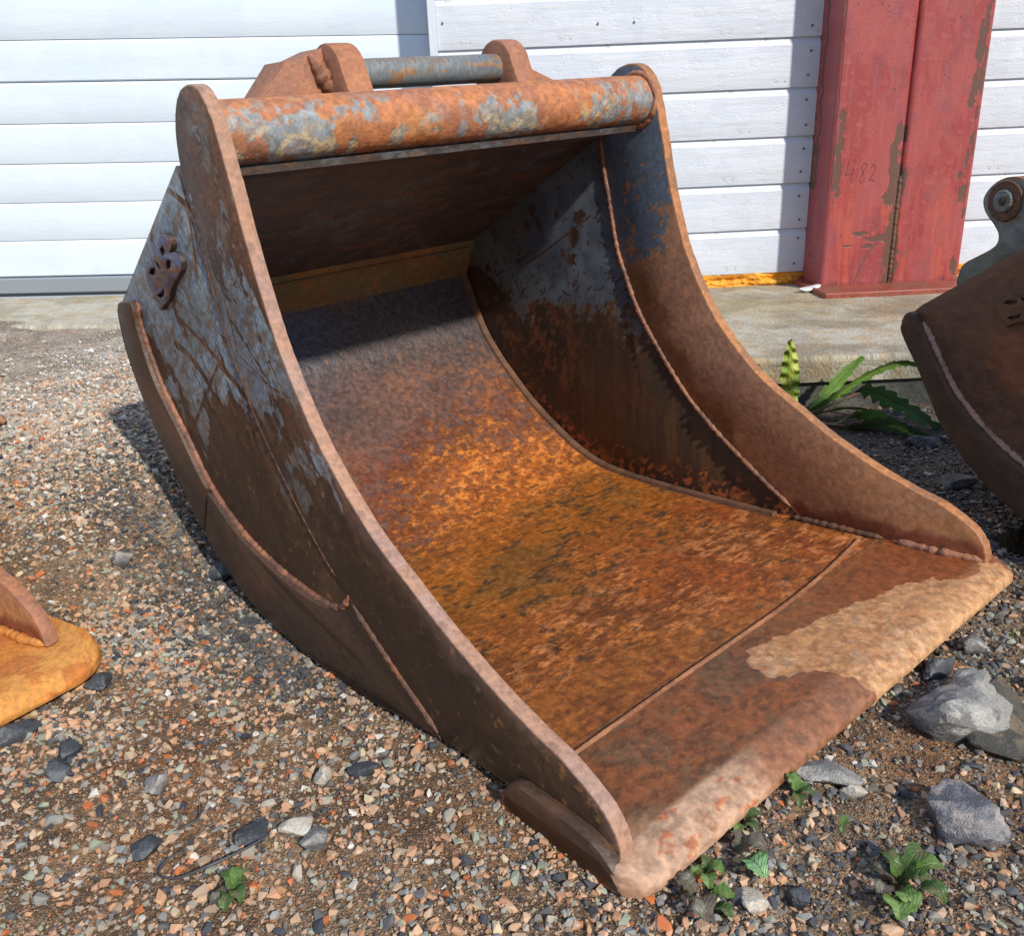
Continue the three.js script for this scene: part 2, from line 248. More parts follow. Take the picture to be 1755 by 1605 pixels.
const texRight = texSet(1024, 660, (px, py, o) => {
  const v = PV0 + PVW * px, z = PZ0 + PZH * py, n1 = S(F1, v / 0.4 + 0.3, z / 0.4), n2 = S(F2, v / 0.12, z / 0.12 + 0.4), n3 = S(FM, v / 0.28, z / 0.28), f = S(F3, v / 0.2, z / 0.2);
  const vs = (() => { let i = 0; while (i < SEAM.length - 2 && SEAM[i + 1][1] > z) i++; const a = SEAM[i], b = SEAM[i + 1]; return lerp(a[0], b[0], clamp((z - a[1]) / (b[1] - a[1]))); })();
  const ds = v - vs, scr = scratchR(px, py), hf = z - floorAt(clamp(v, -0.957, 0.01));
  if (ds < 0) {                                                       // side plate behind the seam
    rustBase(o, v, z, -0.06); mul(o, 0.84);
    mul(o, 0.82); mx(o, [56, 46, 39], 0.5 * sm(0.3, 0.6, n1)); mx(o, [80, 62, 42], 0.5 * sm(0.2, 0.08, z) * sm(-0.75, -0.55, v));
    const q1 = S(FH, (v - z) / 0.3, (v + z) / 0.5), q2 = S(FH2, (v - z) / 0.24, (v + z) / 0.6), run = S(FM, v / 0.2, z / 1.6);
    mx(o, [44, 34, 28], 0.45 * sm(0.52, 0.68, run)); mx(o, [104, 70, 44], 0.3 * sm(0.55, 0.7, S(FM, v / 0.24 + 0.5, z / 2)));
    mx(o, [158, 98, 54], 0.6 * sm(0.5, 0.68, q1 * 0.5 + S(FM, v / 0.4, z / 0.4) * 0.5) * sm(-0.58, -0.78, v) * (1 - sm(0.2, 0.3, z)));
    let pm = 0.92 * sm(0.36, 0.58, sm(0.13, 0.35, z + (n1 - 0.5) * 0.12 + sm(-0.7, -0.95, v) * -0.05) + (n2 - 0.5) * 0.2 + (q2 - 0.5) * 0.34 + (q1 - 0.5) * 0.3 - scr * 0.7 - 0.08);
    const c = [...K.navy]; mx(c, [98, 100, 86], 0.7 * sm(-0.74, -0.92, v + (n1 - 0.5) * 0.1)); mx(c, K.paint, 0.35 * sm(0.4, 0.7, n1));
    const rim = pm * (1 - pm) * 4; mx(o, c, pm); mx(o, [150, 140, 110], rim * 0.25); mx(o, [58, 42, 36], scr * 0.85 * pm);
    const band = sm(0.055, 0.012, hf + (n3 - 0.5) * 0.05) * sm(-0.9, -0.75, v); mx(o, [64, 40, 30], 0.8 * band); mx(o, [182, 100, 50], 0.85 * band * sm(0.48, 0.6, q1 * 0.6 + n3 * 0.4));
    o[3] = lerp(0.55, 0.36, pm); o[4] = 0.4 + pm * 0.3 + (f - 0.5) * 0.3 * (1 - pm) + band * n3 * 0.3;
  } else {                                                            // cutter in front of it
    rustBase(o, v, z, 0.06); mx(o, [140, 96, 68], 0.6);
    const up = sm(0.3, 0.44, z + (n1 - 0.5) * 0.12 - (v + 0.5) * 0.35); let pm = sm(0.42, 0.52, up + (n2 - 0.5) * 0.25 + (S(FH, (v - z) / 0.3, (v + z) / 0.5) - 0.5) * 0.4 - scr * 0.7 - 0.06 - 0.25 * sm(0.025, 0.005, polyDist(v, z, rimC)));
    const c = [...K.navy]; mx(c, K.paint, 0.3); mx(o, c, pm); mx(o, [62, 44, 38], scr * 0.8 * pm);
    mx(o, [122, 84, 54], 0.5 * (1 - pm) * sm(0.25, 0.36, z) * (1 - sm(0.4, 0.48, z)));
    const wet = sm(0.075, 0.035, ds + (n1 - 0.5) * 0.07 + sm(0.14, 0.06, z) * 0.03) * (1 - pm) * (1 - sm(0.3, 0.36, z)); mx(o, [108, 74, 46], 0.62 * wet);
    const dry = (1 - wet) * (1 - pm); mx(o, [182, 132, 94], 0.7 * dry * sm(0.24, 0.08, z)); mx(o, [164, 126, 108], 0.5 * dry * sm(0.08, 0.2, z));
    if (S(C1, v / 0.24, z / 0.24) < 0.1) mx(o, [66, 48, 40], 0.6 * sm(0.45, 0.6, n1));
    const band = sm(0.03, 0.012, hf + (n3 - 0.5) * 0.02); mx(o, [112, 52, 32], 0.75 * band); mx(o, [170, 116, 70], 0.6 * sm(0.022, 0.03, hf) * sm(0.05, 0.036, hf + (n3 - 0.5) * 0.02) * sm(-0.12, -0.05, v));
    mul(o, 0.88 + 0.24 * f);
    o[3] = 0.66 - 0.22 * wet; o[4] = 0.5 + (f - 0.5) * 0.4;
  }
}, THREE.ClampToEdgeWrapping);
// floor and cutting edge: u across (-0.03 to 0.64), s along the sheet from its top edge (0 to 1.14)
const FU0 = -0.03, FUW = 0.67, FS0 = 0, FSW = 1.15;
const TAN = [[0.286, 1.0], [0.32, 1.005], [0.362, 1.02], [0.398, 1.026], [0.439, 1.036], [0.478, 1.05], [0.505, 1.05], [0.525, 1.068], [0.545, 1.072], [0.54, 1.078], [0.556, 1.096], [0.58, 1.106], [0.606, 1.096], [0.62, 1.112], [0.63, 1.16], [0.31, 1.16], [0.305, 1.1], [0.297, 1.072], [0.272, 1.062], [0.26, 1.045], [0.262, 1.02]];
const tanMask = strokes(670, 1150, (g, w, h) => { const R = rng(8); g.fillStyle = '#fff'; g.beginPath(); TAN.forEach((p, i) => { const q = TAN[(i + 1) % TAN.length]; for (let k = 0; k < 6; k++) { const t = k / 6; g.lineTo((lerp(p[0], q[0], t) - FU0) / FUW * w + (R() - 0.5) * 7, h - (lerp(p[1], q[1], t) - FS0) / FSW * h + (R() - 0.5) * 7); } }); g.fill(); });
const spotsF = (() => { const R = rng(29), L = []; for (let i = 0; i < 70; i++) L.push([0.1 + R() * 0.5, 0.02 + R() * 0.3, 0.0008 + R() * R() * 0.005]); return L; })();
const spotMask = strokes(670, 1150, (g, w, h) => { for (const [u, s, r] of spotsF) { const x = (u - FU0) / FUW * w, y = h - (s - FS0) / FSW * h; g.strokeStyle = '#fff'; g.globalAlpha = 0.5; g.lineWidth = 0.8 + r * 400; g.globalAlpha = 0.3 + (r * 9000 % 0.5); g.beginPath(); g.ellipse(x, y, r * 900, r * 700, x, (y * 7) % 6, (y * 7) % 6 + 3.4 + (x % 3)); g.stroke(); g.fillStyle = '#fff'; g.globalAlpha = 0.35; g.beginPath(); g.arc(x + r * 300, y, r * 420, 0, 7); g.fill(); } });
const texFloor = texSet(896, 1536, (px, py, o) => {
  const u = FU0 + FUW * px, s = FS0 + FSW * py, n1 = S(F1, u / 0.7, s / 0.7), n2 = S(F2, u / 0.5, s / 0.5), nm = S(FM, u / 0.42, s / 0.36), h = S(FH, u / 0.36, s / 0.26), h2 = S(FH2, u / 0.3 + s * 0.3, s / 0.2), f = S(F3, u / 0.2, s / 0.2), drag = S(FM, u / 0.16 + 0.4, s / 1.8), fleck = S(FH2, u / 0.5 - s * 0.5, s / 0.22), n4 = S(F4, u / 0.6 + 0.6, s / 0.6);
  // steel worn smooth near the top, blue sky reflection painted in at its left, purple-brown below
  o[0] = 74; o[1] = 66; o[2] = 68; mx(o, [66, 72, 104], 0.8 * sm(0.36, 0.06, u + (n1 - 0.5) * 0.15) * sm(0.22, 0.08, s)); mx(o, [104, 78, 60], 0.6 * sm(0.5, 0.66, nm) * sm(0.03, 0.0, s));
  const t1 = sm(0.08, 0.3, s + (n1 - 0.5) * 0.14 + (h - 0.5) * 0.04); mx(o, [112, 78, 66], 0.85 * t1);
  mx(o, [152, 92, 54], 0.6 * sm(0.36, 0.62, u + (n1 - 0.5) * 0.3) * sm(0.08, 0.22, s) * sm(0.42, 0.64, nm * 0.5 + h * 0.5));
  mx(o, [186, 108, 54], 0.7 * spotMask(px, py) * sm(0.35, 0.6, n1 + 0.1));
  mx(o, [132, 64, 40], 0.6 * sm(0.2, 0.38, s + (n2 - 0.5) * 0.12) * sm(0.42, 0.6, h * 0.6 + nm * 0.4));
  const b0 = lerp(0.5, 0.33, sm(0.12, 0.46, u)), wob = (n2 - 0.5) * 0.08 + (nm - 0.5) * 0.08;                        // where the dark purple gives way to orange
  mx(o, [82, 46, 40], 0.72 * sm(b0 - 0.14, b0 - 0.02, s + wob) * sm(0.36, 0.54, h * 0.5 + h2 * 0.5 + 0.04));
  const br = [164, 90, 36]; mx(br, [198, 120, 54], sm(0.5, 0.68, h2)); mx(br, [108, 66, 40], 0.7 * sm(0.54, 0.68, h)); mx(o, br, sm(b0 - 0.09, b0 + 0.05, s + wob + (h - 0.5) * 0.16 + (h2 - 0.5) * 0.1));
  // smooth yellow-brown stretch, then flaky brown, then even orange-brown
  const g1 = sm(0.45, 0.6, s + (n1 - 0.5) * 0.1 + (u - 0.3) * 0.14 + (h - 0.5) * 0.06), gc = [150, 90, 34]; mx(gc, [110, 80, 44], 0.8 * sm(0.42, 0.66, n4 * 0.6 + nm * 0.4)); mx(gc, [170, 104, 38], 0.7 * sm(0.3, 0.02, u)); mx(gc, [62, 52, 42], 0.75 * sm(0.64, 0.72, fleck * 0.7 + nm * 0.3)); mx(o, gc, 0.9 * g1);
  const g2 = sm(0.56, 0.74, s + (n1 - 0.5) * 0.16 + (h - 0.5) * 0.05), fc = [136, 78, 34]; mx(fc, [156, 88, 36], sm(0.4, 0.6, nm)); mx(fc, [66, 48, 34], 0.8 * sm(0.56, 0.66, fleck * 0.6 + nm * 0.4)); mx(fc, [188, 112, 52], 0.75 * sm(0.58, 0.68, h2 * 0.7 + nm * 0.3)); mx(o, fc, 0.92 * g2);
  mx(o, [148, 70, 28], 0.6 * sm(0.28, 0.52, u + (n1 - 0.5) * 0.2) * sm(0.6, 0.74, s) * sm(0.3, 0.6, n2));
  const peel = sm(0.7, 0.8, s + (n2 - 0.5) * 0.12) * (1 - sm(0.84, 0.93, s + (n1 - 0.5) * 0.1 - (u - 0.2) * 0.3)) * sm(0.4, 0.55, n4); mx(o, [200, 128, 78], 0.7 * peel * sm(0.56, 0.64, fleck)); mx(o, [98, 54, 32], 0.55 * peel * sm(0.48, 0.4, fleck));
  const g3 = sm(0.86, 0.95, s + (n1 - 0.5) * 0.08 - (u - 0.2) * 0.34), ec = [146, 86, 36]; mx(ec, [116, 64, 32], sm(0.4, 0.65, n1 * 0.6 + nm * 0.4)); mx(ec, [166, 102, 46], 0.5 * sm(0.54, 0.68, h)); mx(o, ec, 0.88 * g3);
  mx(o, [104, 62, 34], 0.3 * sm(0.56, 0.7, drag) * sm(0.4, 0.6, s));
  // cutting edge
  const lip = sm(0.965, 0.975, s), lc = [118, 74, 46]; mx(lc, [136, 80, 44], 0.6 * sm(0.45, 0.65, n1)); mx(lc, [100, 80, 62], 0.55 * sm(0.5, 0.66, n4 * 0.5 + nm * 0.5)); mx(lc, [142, 76, 46], 0.45 * sm(0.62, 0.76, h)); mx(lc, [84, 52, 36], 0.5 * sm(0.62, 0.74, h2)); mx(o, lc, lip * (1 - 0.55 * sm(0.26, 0.4, u + (n1 - 0.5) * 0.1)));
  mx(o, [130, 66, 34], 0.55 * sm(0.97, 1.0, s) * sm(0.35, 0.5, u));
  const bev = sm(1.088, 1.096, s); mx(o, [148, 106, 82], 0.5 * bev);
  const low = bev * sm(0.2, 0.11, u + (n1 - 0.5) * 0.1), lowK = Math.max(low * sm(0.36, 0.5, n2 * 0.4 + nm * 0.5 + n1 * 0.1 + 0.04), 0.8 * sm(0.06, 0.0, u) * sm(1.07, 1.09, s)); mx(o, [192, 160, 134], 0.75 * lowK); mx(o, [170, 96, 60], 0.75 * lowK * sm(0.6, 0.72, nm * 0.5 + h * 0.5));
  let tm = tanMask(px, py); { const e = 2 / 670, e2 = 2 / 1150; tm = (tm * 2 + tanMask(px + e, py) + tanMask(px - e, py) + tanMask(px, py + e2) + tanMask(px, py - e2)) / 6; tm = sm(0.3, 0.7, tm + (h - 0.5) * 0.35 + (nm - 0.5) * 0.3); }
  const tc = [182, 136, 94]; mx(tc, [180, 124, 80], 0.5 * sm(0.45, 0.7, nm)); mx(tc, [190, 162, 138], 0.45 * sm(0.52, 0.68, n4 * 0.5 + h * 0.5)); mx(tc, [206, 168, 128], 0.4 * sm(1.09, 1.13, s)); mx(tc, [156, 100, 64], 0.5 * sm(0.68, 0.8, h2)); mx(o, tc, 0.86 * tm);
  mul(o, 0.82 + 0.36 * f);
  o[3] = lerp(0.34, 0.44, t1) + 0.12 * sm(b0 - 0.06, b0 + 0.04, s) - 0.1 * g1 * (1 - g2) + 0.3 * tm + (f - 0.5) * 0.15;
  o[4] = 0.42 + (f - 0.5) * 0.3 + sm(0.34, 0.5, s) * (1 - g3 * 0.8) * ((fleck - 0.5) * 0.5 + (h2 - 0.5) * 0.5) + 0.1 * (drag - 0.5); o[4] = lerp(o[4], 0.5 + (f - 0.5) * 0.2, Math.max(lip * 0.75, tm)) + 0.1 * tm;
}, THREE.ClampToEdgeWrapping);
// crossbar: orange rust, patches of blue-grey paint, cream flakes, dark underneath
const texPipe = texSet(1024, 384, (px, py, o) => {
  const x = px * 0.62, a = py * 0.2, n1 = S(F1, x / 0.3, a / 0.3 + 0.15), n2 = S(F2, x / 0.14 + 0.1, a / 0.14), n3 = S(FH2, x / 0.3, a / 0.3), f = S(F3, x / 0.2, a / 0.2);
  o[0] = 170; o[1] = 110; o[2] = 72; mx(o, [146, 96, 74], 0.7 * sm(0.4, 0.65, n1)); mx(o, [186, 118, 66], 0.6 * sm(0.5, 0.72, n2)); mx(o, [172, 128, 112], 0.4 * sm(0.5, 0.7, n3) * sm(0.4, 0.7, n1));
  const front = sm(0.2, 0.36, py) * (1 - sm(0.66, 0.78, py)), bareBand = Math.max(Math.exp(-(((x - 0.225) / 0.045) ** 2)), Math.exp(-(((x - 0.43) / 0.03) ** 2)));
  const pm = sm(0.48, 0.6, n2 * 0.42 + n1 * 0.22 + S(FH, x / 0.34, a / 0.4) * 0.3 + n3 * 0.12 - 0.06 + 0.1 * (x < 0.2 || x > 0.53 ? 1 : 0.35) - 0.2 * bareBand) * front;
  const low = sm(0.55, 0.68, py + (n2 - 0.5) * 0.12);
  mx(o, [124, 66, 44], 0.75 * low); mx(o, [64, 48, 38], 0.8 * sm(0.68, 0.8, py + (n3 - 0.5) * 0.08));
  const c = [124, 138, 152]; mx(c, [142, 150, 150], 0.6 * n1); mx(c, [150, 120, 96], 0.4 * sm(0.5, 0.7, n3)); mx(o, c, pm * 0.92);
  const fr = sm(0.56, 0.66, n3 * 0.6 + n2 * 0.4) * front * sm(0.36, 0.5, py) * (1 - bareBand * 0.6); mx(o, [200, 180, 138], 0.7 * fr * sm(0.4, 0.6, S(FH, x / 0.25, a / 0.25)));
  mx(o, [110, 122, 120], 0.55 * sm(0.56, 0.64, n2) * sm(0.66, 0.74, py) * (1 - sm(0.84, 0.92, py)));
  mul(o, 0.84 + 0.32 * f); o[3] = lerp(0.68, 0.4, pm); o[4] = 0.45 + (f - 0.5) * 0.4 + pm * 0.2 + fr * 0.2;
});
const texPin = texSet(512, 192, (px, py, o) => {
  const x = px * 0.25, a = py * 0.11, n2 = S(F2, x / 0.1, a / 0.1), n1 = S(F1, x / 0.2, a / 0.2), f = S(F3, x / 0.02, a / 0.2);
  o[0] = 98; o[1] = 106; o[2] = 114; mx(o, [122, 126, 126], 0.6 * sm(0.4, 0.7, n1)); mx(o, [122, 98, 80], 0.55 * sm(0.66, 0.78, n2 * 0.7 + n1 * 0.3 + 0.12 * sm(0.42, 0.3, py))); mx(o, [160, 106, 60], 0.6 * sm(0.7, 0.78, S(FM, x / 0.25, a / 0.22))); mul(o, 0.85 + 0.3 * f);
  o[3] = 0.42 + 0.3 * n2; o[4] = 0.5 + (f - 0.5) * 0.2 + (n2 - 0.5) * 0.3;
});
const genericRust = (c1, c2, c3, spec, rough = 0.68) => texSet(512, 512, (px, py, o) => {
  const x = px, y = py, a = S(F1, x, y), b = S(F2, x * 2 + 0.3, y * 2), f = S(F3, x * 2, y * 2), g = S(F4, x * 2, y * 2);
  o[0] = c1[0]; o[1] = c1[1]; o[2] = c1[2]; mx(o, c2, sm(0.38, 0.66, a)); mx(o, c3, 0.7 * sm(0.56, 0.76, b)); if (S(C1, x * 3, y * 3) < 0.09) mx(o, spec, 0.6 * sm(0.4, 0.6, g));
  mul(o, 0.88 + 0.24 * f); o[3] = rough + (f - 0.5) * 0.2; o[4] = 0.5 + (f - 0.5) * 0.5 + (b - 0.5) * 0.5;
});
const texEdge = genericRust([158, 126, 112], [164, 126, 104], [132, 102, 88], [100, 76, 66], 0.7);      // dry pinkish-brown edges
const texEdgeR = genericRust([162, 112, 76], [174, 118, 76], [138, 98, 72], [108, 76, 58], 0.72);
const texDark = genericRust([56, 49, 46], [62, 52, 47], [78, 60, 48], [104, 82, 66], 0.6);             // dark inside steel
const texBrown = genericRust([92, 66, 52], [104, 74, 56], [124, 80, 52], [180, 120, 74], 0.66);
const texOlive = genericRust([104, 92, 62], [112, 86, 52], [138, 92, 50], [50, 42, 34], 0.66);
const texWear = genericRust([72, 55, 44], [80, 59, 45], [96, 66, 48], [140, 100, 72], 0.54);
const texRedRust = genericRust([150, 104, 82], [160, 106, 76], [170, 116, 82], [106, 76, 62], 0.75);
const texWeld = genericRust([124, 84, 64], [148, 102, 78], [96, 70, 60], [60, 46, 40], 0.6);
const texOrange = genericRust([206, 142, 70], [196, 124, 54], [180, 104, 48], [120, 84, 54], 0.8);
const texTop = texSet(512, 512, (px, py, o) => { const a = S(F1, px, py), b = S(F2, px * 2, py * 5), f = S(F3, px * 3, py * 6), g = S(F4, px * 1.3, py * 3); o[0] = 66; o[1] = 56; o[2] = 52; mx(o, [84, 92, 98], 0.75 * sm(0.46, 0.66, a * 0.6 + g * 0.4)); mx(o, [94, 66, 48], 0.7 * sm(0.5, 0.7, b)); mx(o, [44, 38, 36], 0.6 * sm(0.5, 0.7, g)); mul(o, 0.8 + 0.4 * f); o[3] = 0.5; o[4] = 0.5 + (b - 0.5) * 0.5; });
const texEar = genericRust([110, 118, 116], [100, 100, 88], [112, 88, 62], [58, 50, 42], 0.55), texBeadF = genericRust([136, 90, 58], [124, 78, 48], [150, 100, 66], [96, 62, 42], 0.6);
const M = {
  ear2: mat(texEar, 0.001), floorBead: mat(texBeadF, 0.0008), top: mat(texTop, 0.001),
  left: mat(texLeft, 0.0008), right: mat(texRight, 0.00045), floor: mat(texFloor, 0.0016), lip: mat(texFloor, 0.0007), pipe: mat(texPipe, 0.0012), pin: mat(texPin, 0.0006), edge: mat(texEdge, 0.0006), edgeR: mat(texEdgeR, 0.0006), dark: mat(texDark, 0.0015), brown: mat(texBrown, 0.0012), olive: mat(texOlive, 0.0018), wear: mat(texWear, 0.001), redrust: mat(texRedRust, 0.0012), weld: mat(texWeld, 0.001), orange: mat(texOrange, 0.0006),
};
for (const s of ['map', 'roughnessMap', 'bumpMap']) M.orange[s].repeat.set(2.5, 4);

// ---------------------------------------------------------------- bucket parts
function gridGeo(nu, nv, fn, flip) {                                  // fn(i/nu, j/nv) -> {p: Vector3, uv: [u, v]}
  const P = [], U = [], I = [];
  for (let j = 0; j <= nv; j++) for (let i = 0; i <= nu; i++) { const q = fn(i / nu, j / nv); P.push(q.p.x, q.p.y, q.p.z); U.push(q.uv[0], q.uv[1]); }
  for (let j = 0; j < nv; j++) for (let i = 0; i < nu; i++) { const a = j * (nu + 1) + i, b = a + 1, c = a + nu + 1, d = c + 1; if (flip) I.push(a, c, b, b, c, d); else I.push(a, b, c, b, d, c); }
  const g = new THREE.BufferGeometry(); g.setAttribute('position', new THREE.Float32BufferAttribute(P, 3)); g.setAttribute('uv', new THREE.Float32BufferAttribute(U, 2)); g.setIndex(I); g.computeVertexNormals(); return g;
}
const plain = (g) => { const q = g.index ? g.toNonIndexed() : g; for (const k of Object.keys(q.attributes)) if (!['position', 'normal', 'uv'].includes(k)) q.deleteAttribute(k); q.clearGroups(); return q; };
const fuv = (u, s) => [(u - FU0) / FUW, (s - FS0) / FSW];
function floorSheet(w) {
  const th = 0.01, out = offsetLine(floorC, -th), n = floorC.length - 1;
  const at = (L, t) => { const x = t * n, i = Math.min(n - 1, x | 0), k = x - i; return [lerp(L[i][0], L[i + 1][0], k), lerp(L[i][1], L[i + 1][1], k), lerp(floorS[i], floorS[i + 1], k)]; };
  const inner = gridGeo(90, 150, (a, b) => { const q = at(floorC, b), u = lerp(-0.001, w + 0.001, a), k = (S(F2, u * 3, q[2] * 3) - 0.5) * 0.0016; return { p: V3(u, q[1] + k, q[0]), uv: fuv(u, q[2]) }; }, true);
  const outer = gridGeo(2, 60, (a, b) => { const q = at(out, b); return { p: V3(a * w, q[1], q[0]), uv: fuv(a * w, q[2]) }; });
  const lipTop = gridGeo(60, 1, (a, b) => { const q = at(b ? out : floorC, 0); return { p: V3(a * w, q[1], q[0]), uv: fuv(a * w, 0.005 * b) }; });
  return mergeGeometries([plain(inner), plain(outer), plain(lipTop)]);
}
// cutting edge: section swept across, front corners rounded in plan
function cuttingEdge(u0, u1, front, rad, back = -0.119, zt = 0.0178, tip = 0.0105) {
  const sec = [[back, zt - 0.018], [back, zt], [front - 0.05, zt + 0.0105], [front - 0.0225, zt + 0.012], [front - 0.0195, zt + 0.0116], [front - 0.004, tip + 0.0125], [front - 0.0008, tip + 0.0095], [front, tip + 0.004], [front - 0.003, tip - 0.0015], [front - 0.03, tip - 0.006], [back, zt - 0.022]];
  const us = []; for (let k = 0; k <= 14; k++) us.push(u0 + rad * (1 - Math.cos(k / 14 * Math.PI / 2))); for (let k = 1; k < 40; k++) us.push(lerp(u0 + rad, u1 - rad, k / 40)); for (let k = 14; k >= 0; k--) us.push(u1 - rad * (1 - Math.cos(k / 14 * Math.PI / 2)));
  const cut = (u) => { const d = Math.min(u - u0, u1 - u); return d >= rad ? 0 : rad - Math.sqrt(Math.max(0, rad * rad - (rad - d) ** 2)); };
  const secS = [0]; let acc = FLEN; const sAt = sec.map((p, i) => (i === 0 ? FLEN : i === 1 ? FLEN : (acc += Math.hypot(p[0] - sec[i - 1][0], p[1] - sec[i - 1][1]))));
  const m = sec.length - 1, n = us.length - 1;
  const g = gridGeo(n, m, (a, b) => { const u = us[Math.round(a * n)], i = Math.round(b * m), c = cut(u), p = sec[i], k = clamp((p[0] - back) / (front - back)), nz = (S(F2, u * 4, p[0] * 4) - 0.5) * 0.0015; return { p: V3(u, p[1] + nz, p[0] - c * Math.max(0, (k - 0.35) / 0.65)), uv: fuv(u, sAt[i]) }; }, true);
  const cap = (u, f) => { const c = cut(u), P = [], U = [], I = []; sec.forEach((p, i) => { const k = clamp((p[0] - back) / (front - back)); P.push(u, p[1], p[0] - c * Math.max(0, (k - 0.35) / 0.65)); U.push(...fuv(u, 1.02)); }); for (let i = 1; i < sec.length - 1; i++) f ? I.push(0, i, i + 1) : I.push(0, i + 1, i); const q = new THREE.BufferGeometry(); q.setAttribute('position', new THREE.Float32BufferAttribute(P, 3)); q.setAttribute('uv', new THREE.Float32BufferAttribute(U, 2)); q.setIndex(I); q.computeVertexNormals(); return q; };
  return toCreasedNormals(mergeGeometries([plain(g), plain(cap(u0, true)), plain(cap(u1, false))]), 0.7);
}
const LUG = [[-0.118, 0.003], [-0.116, 0.022], [-0.108, 0.033], [-0.092, 0.04], [-0.03, 0.043], [-0.006, 0.0405], [0.008, 0.033], [0.018, 0.024], [0.022, 0.014], [0.014, 0.006], [-0.06, 0.0]];
function pipeGeo(v, z, r, u0, u1, seg = 48) {                         // cylinder along u; texture: x along, y around from behind over the top to the front
  return gridGeo(60, seg, (a, b) => { const u = lerp(u0, u1, a), t = Math.PI * 0.85 - b * Math.PI * 2, k = r + (S(F2, u * 2.4, b * 0.5) - 0.5) * 0.0008; return { p: V3(u, z + Math.sin(t) * k, v + Math.cos(t) * k), uv: [u / 0.62, b] }; }, false);
}
const EAR = (() => { const P = [[-0.69, 0.482], [-0.66, 0.56], [-0.634, 0.61]]; for (let a = 160; a >= 5; a -= 15) P.push([-0.598 + 0.0345 * Math.cos(a * Math.PI / 180), 0.611 + 0.0345 * Math.sin(a * Math.PI / 180)]); P.push([-0.553, 0.592], [-0.546, 0.578], [-0.56, 0.545], [-0.6, 0.526]); return P; })();
const EMBLEM = [[-0.6846, 0.4602], [-0.6682, 0.4598], [-0.661, 0.4537], [-0.6645, 0.4451], [-0.6736, 0.4392], [-0.6598, 0.4408], [-0.6483, 0.4391], [-0.6439, 0.4316], [-0.6481, 0.4215], [-0.6644, 0.4121], [-0.6833, 0.4022], [-0.6992, 0.3917], [-0.7123, 0.3798], [-0.7363, 0.3699], [-0.7468, 0.3628], [-0.7547, 0.3633], [-0.7519, 0.3691], [-0.7627, 0.3763], [-0.7707, 0.3864], [-0.7779, 0.3945], [-0.7768, 0.4055], [-0.7661, 0.415], [-0.7522, 0.4232], [-0.7331, 0.4274], [-0.7209, 0.4338], [-0.7115, 0.4453], [-0.6995, 0.4547]];
const EMB_HOLES = [[[-0.705, 0.4404], [-0.6923, 0.4452], [-0.6885, 0.4401], [-0.6974, 0.434], [-0.704, 0.4345]], [[-0.6845, 0.4305], [-0.676, 0.4285], [-0.684, 0.4205], [-0.6973, 0.4183], [-0.694, 0.4255]], [[-0.7634, 0.4067], [-0.7549, 0.4131], [-0.7361, 0.4168], [-0.7353, 0.411], [-0.749, 0.4065]], [[-0.7362, 0.3857], [-0.7222, 0.3931], [-0.7245, 0.3848], [-0.7414, 0.3788], [-0.7513, 0.3812], [-0.745, 0.3835]], [[-0.731, 0.4262], [-0.7205, 0.4219], [-0.7177, 0.4156], [-0.7262, 0.4187]]];
const texEmb = texSet(256, 256, (px, py, o) => { const n1 = S(F2, px, py), n2 = S(F4, px + 0.3, py), f = S(F3, px, py); o[0] = 104; o[1] = 76; o[2] = 64; mx(o, [140, 96, 74], sm(0.4, 0.7, n1)); mx(o, [92, 106, 146], 0.85 * sm(0.57, 0.62, n2 * 0.6 + n1 * 0.4)); mul(o, 0.85 + 0.3 * f); o[3] = 0.5; o[4] = n1; });
M.emblem = mat(texEmb, 0.0008);
function smoothClosed(P, n = 4) { const out = [], L = P.length; for (let i = 0; i < L; i++) { const a = P[(i + L - 1) % L], b = P[i], c = P[(i + 1) % L], d = P[(i + 2) % L]; for (let k = 0; k < n; k++) { const t = k / n, t2 = t * t, t3 = t2 * t; out.push([0, 1].map((j) => 0.5 * (2 * b[j] + (c[j] - a[j]) * t + (2 * a[j] - 5 * b[j] + 4 * c[j] - d[j]) * t2 + (3 * b[j] - a[j] - 3 * c[j] + d[j]) * t3))); } } return out; }

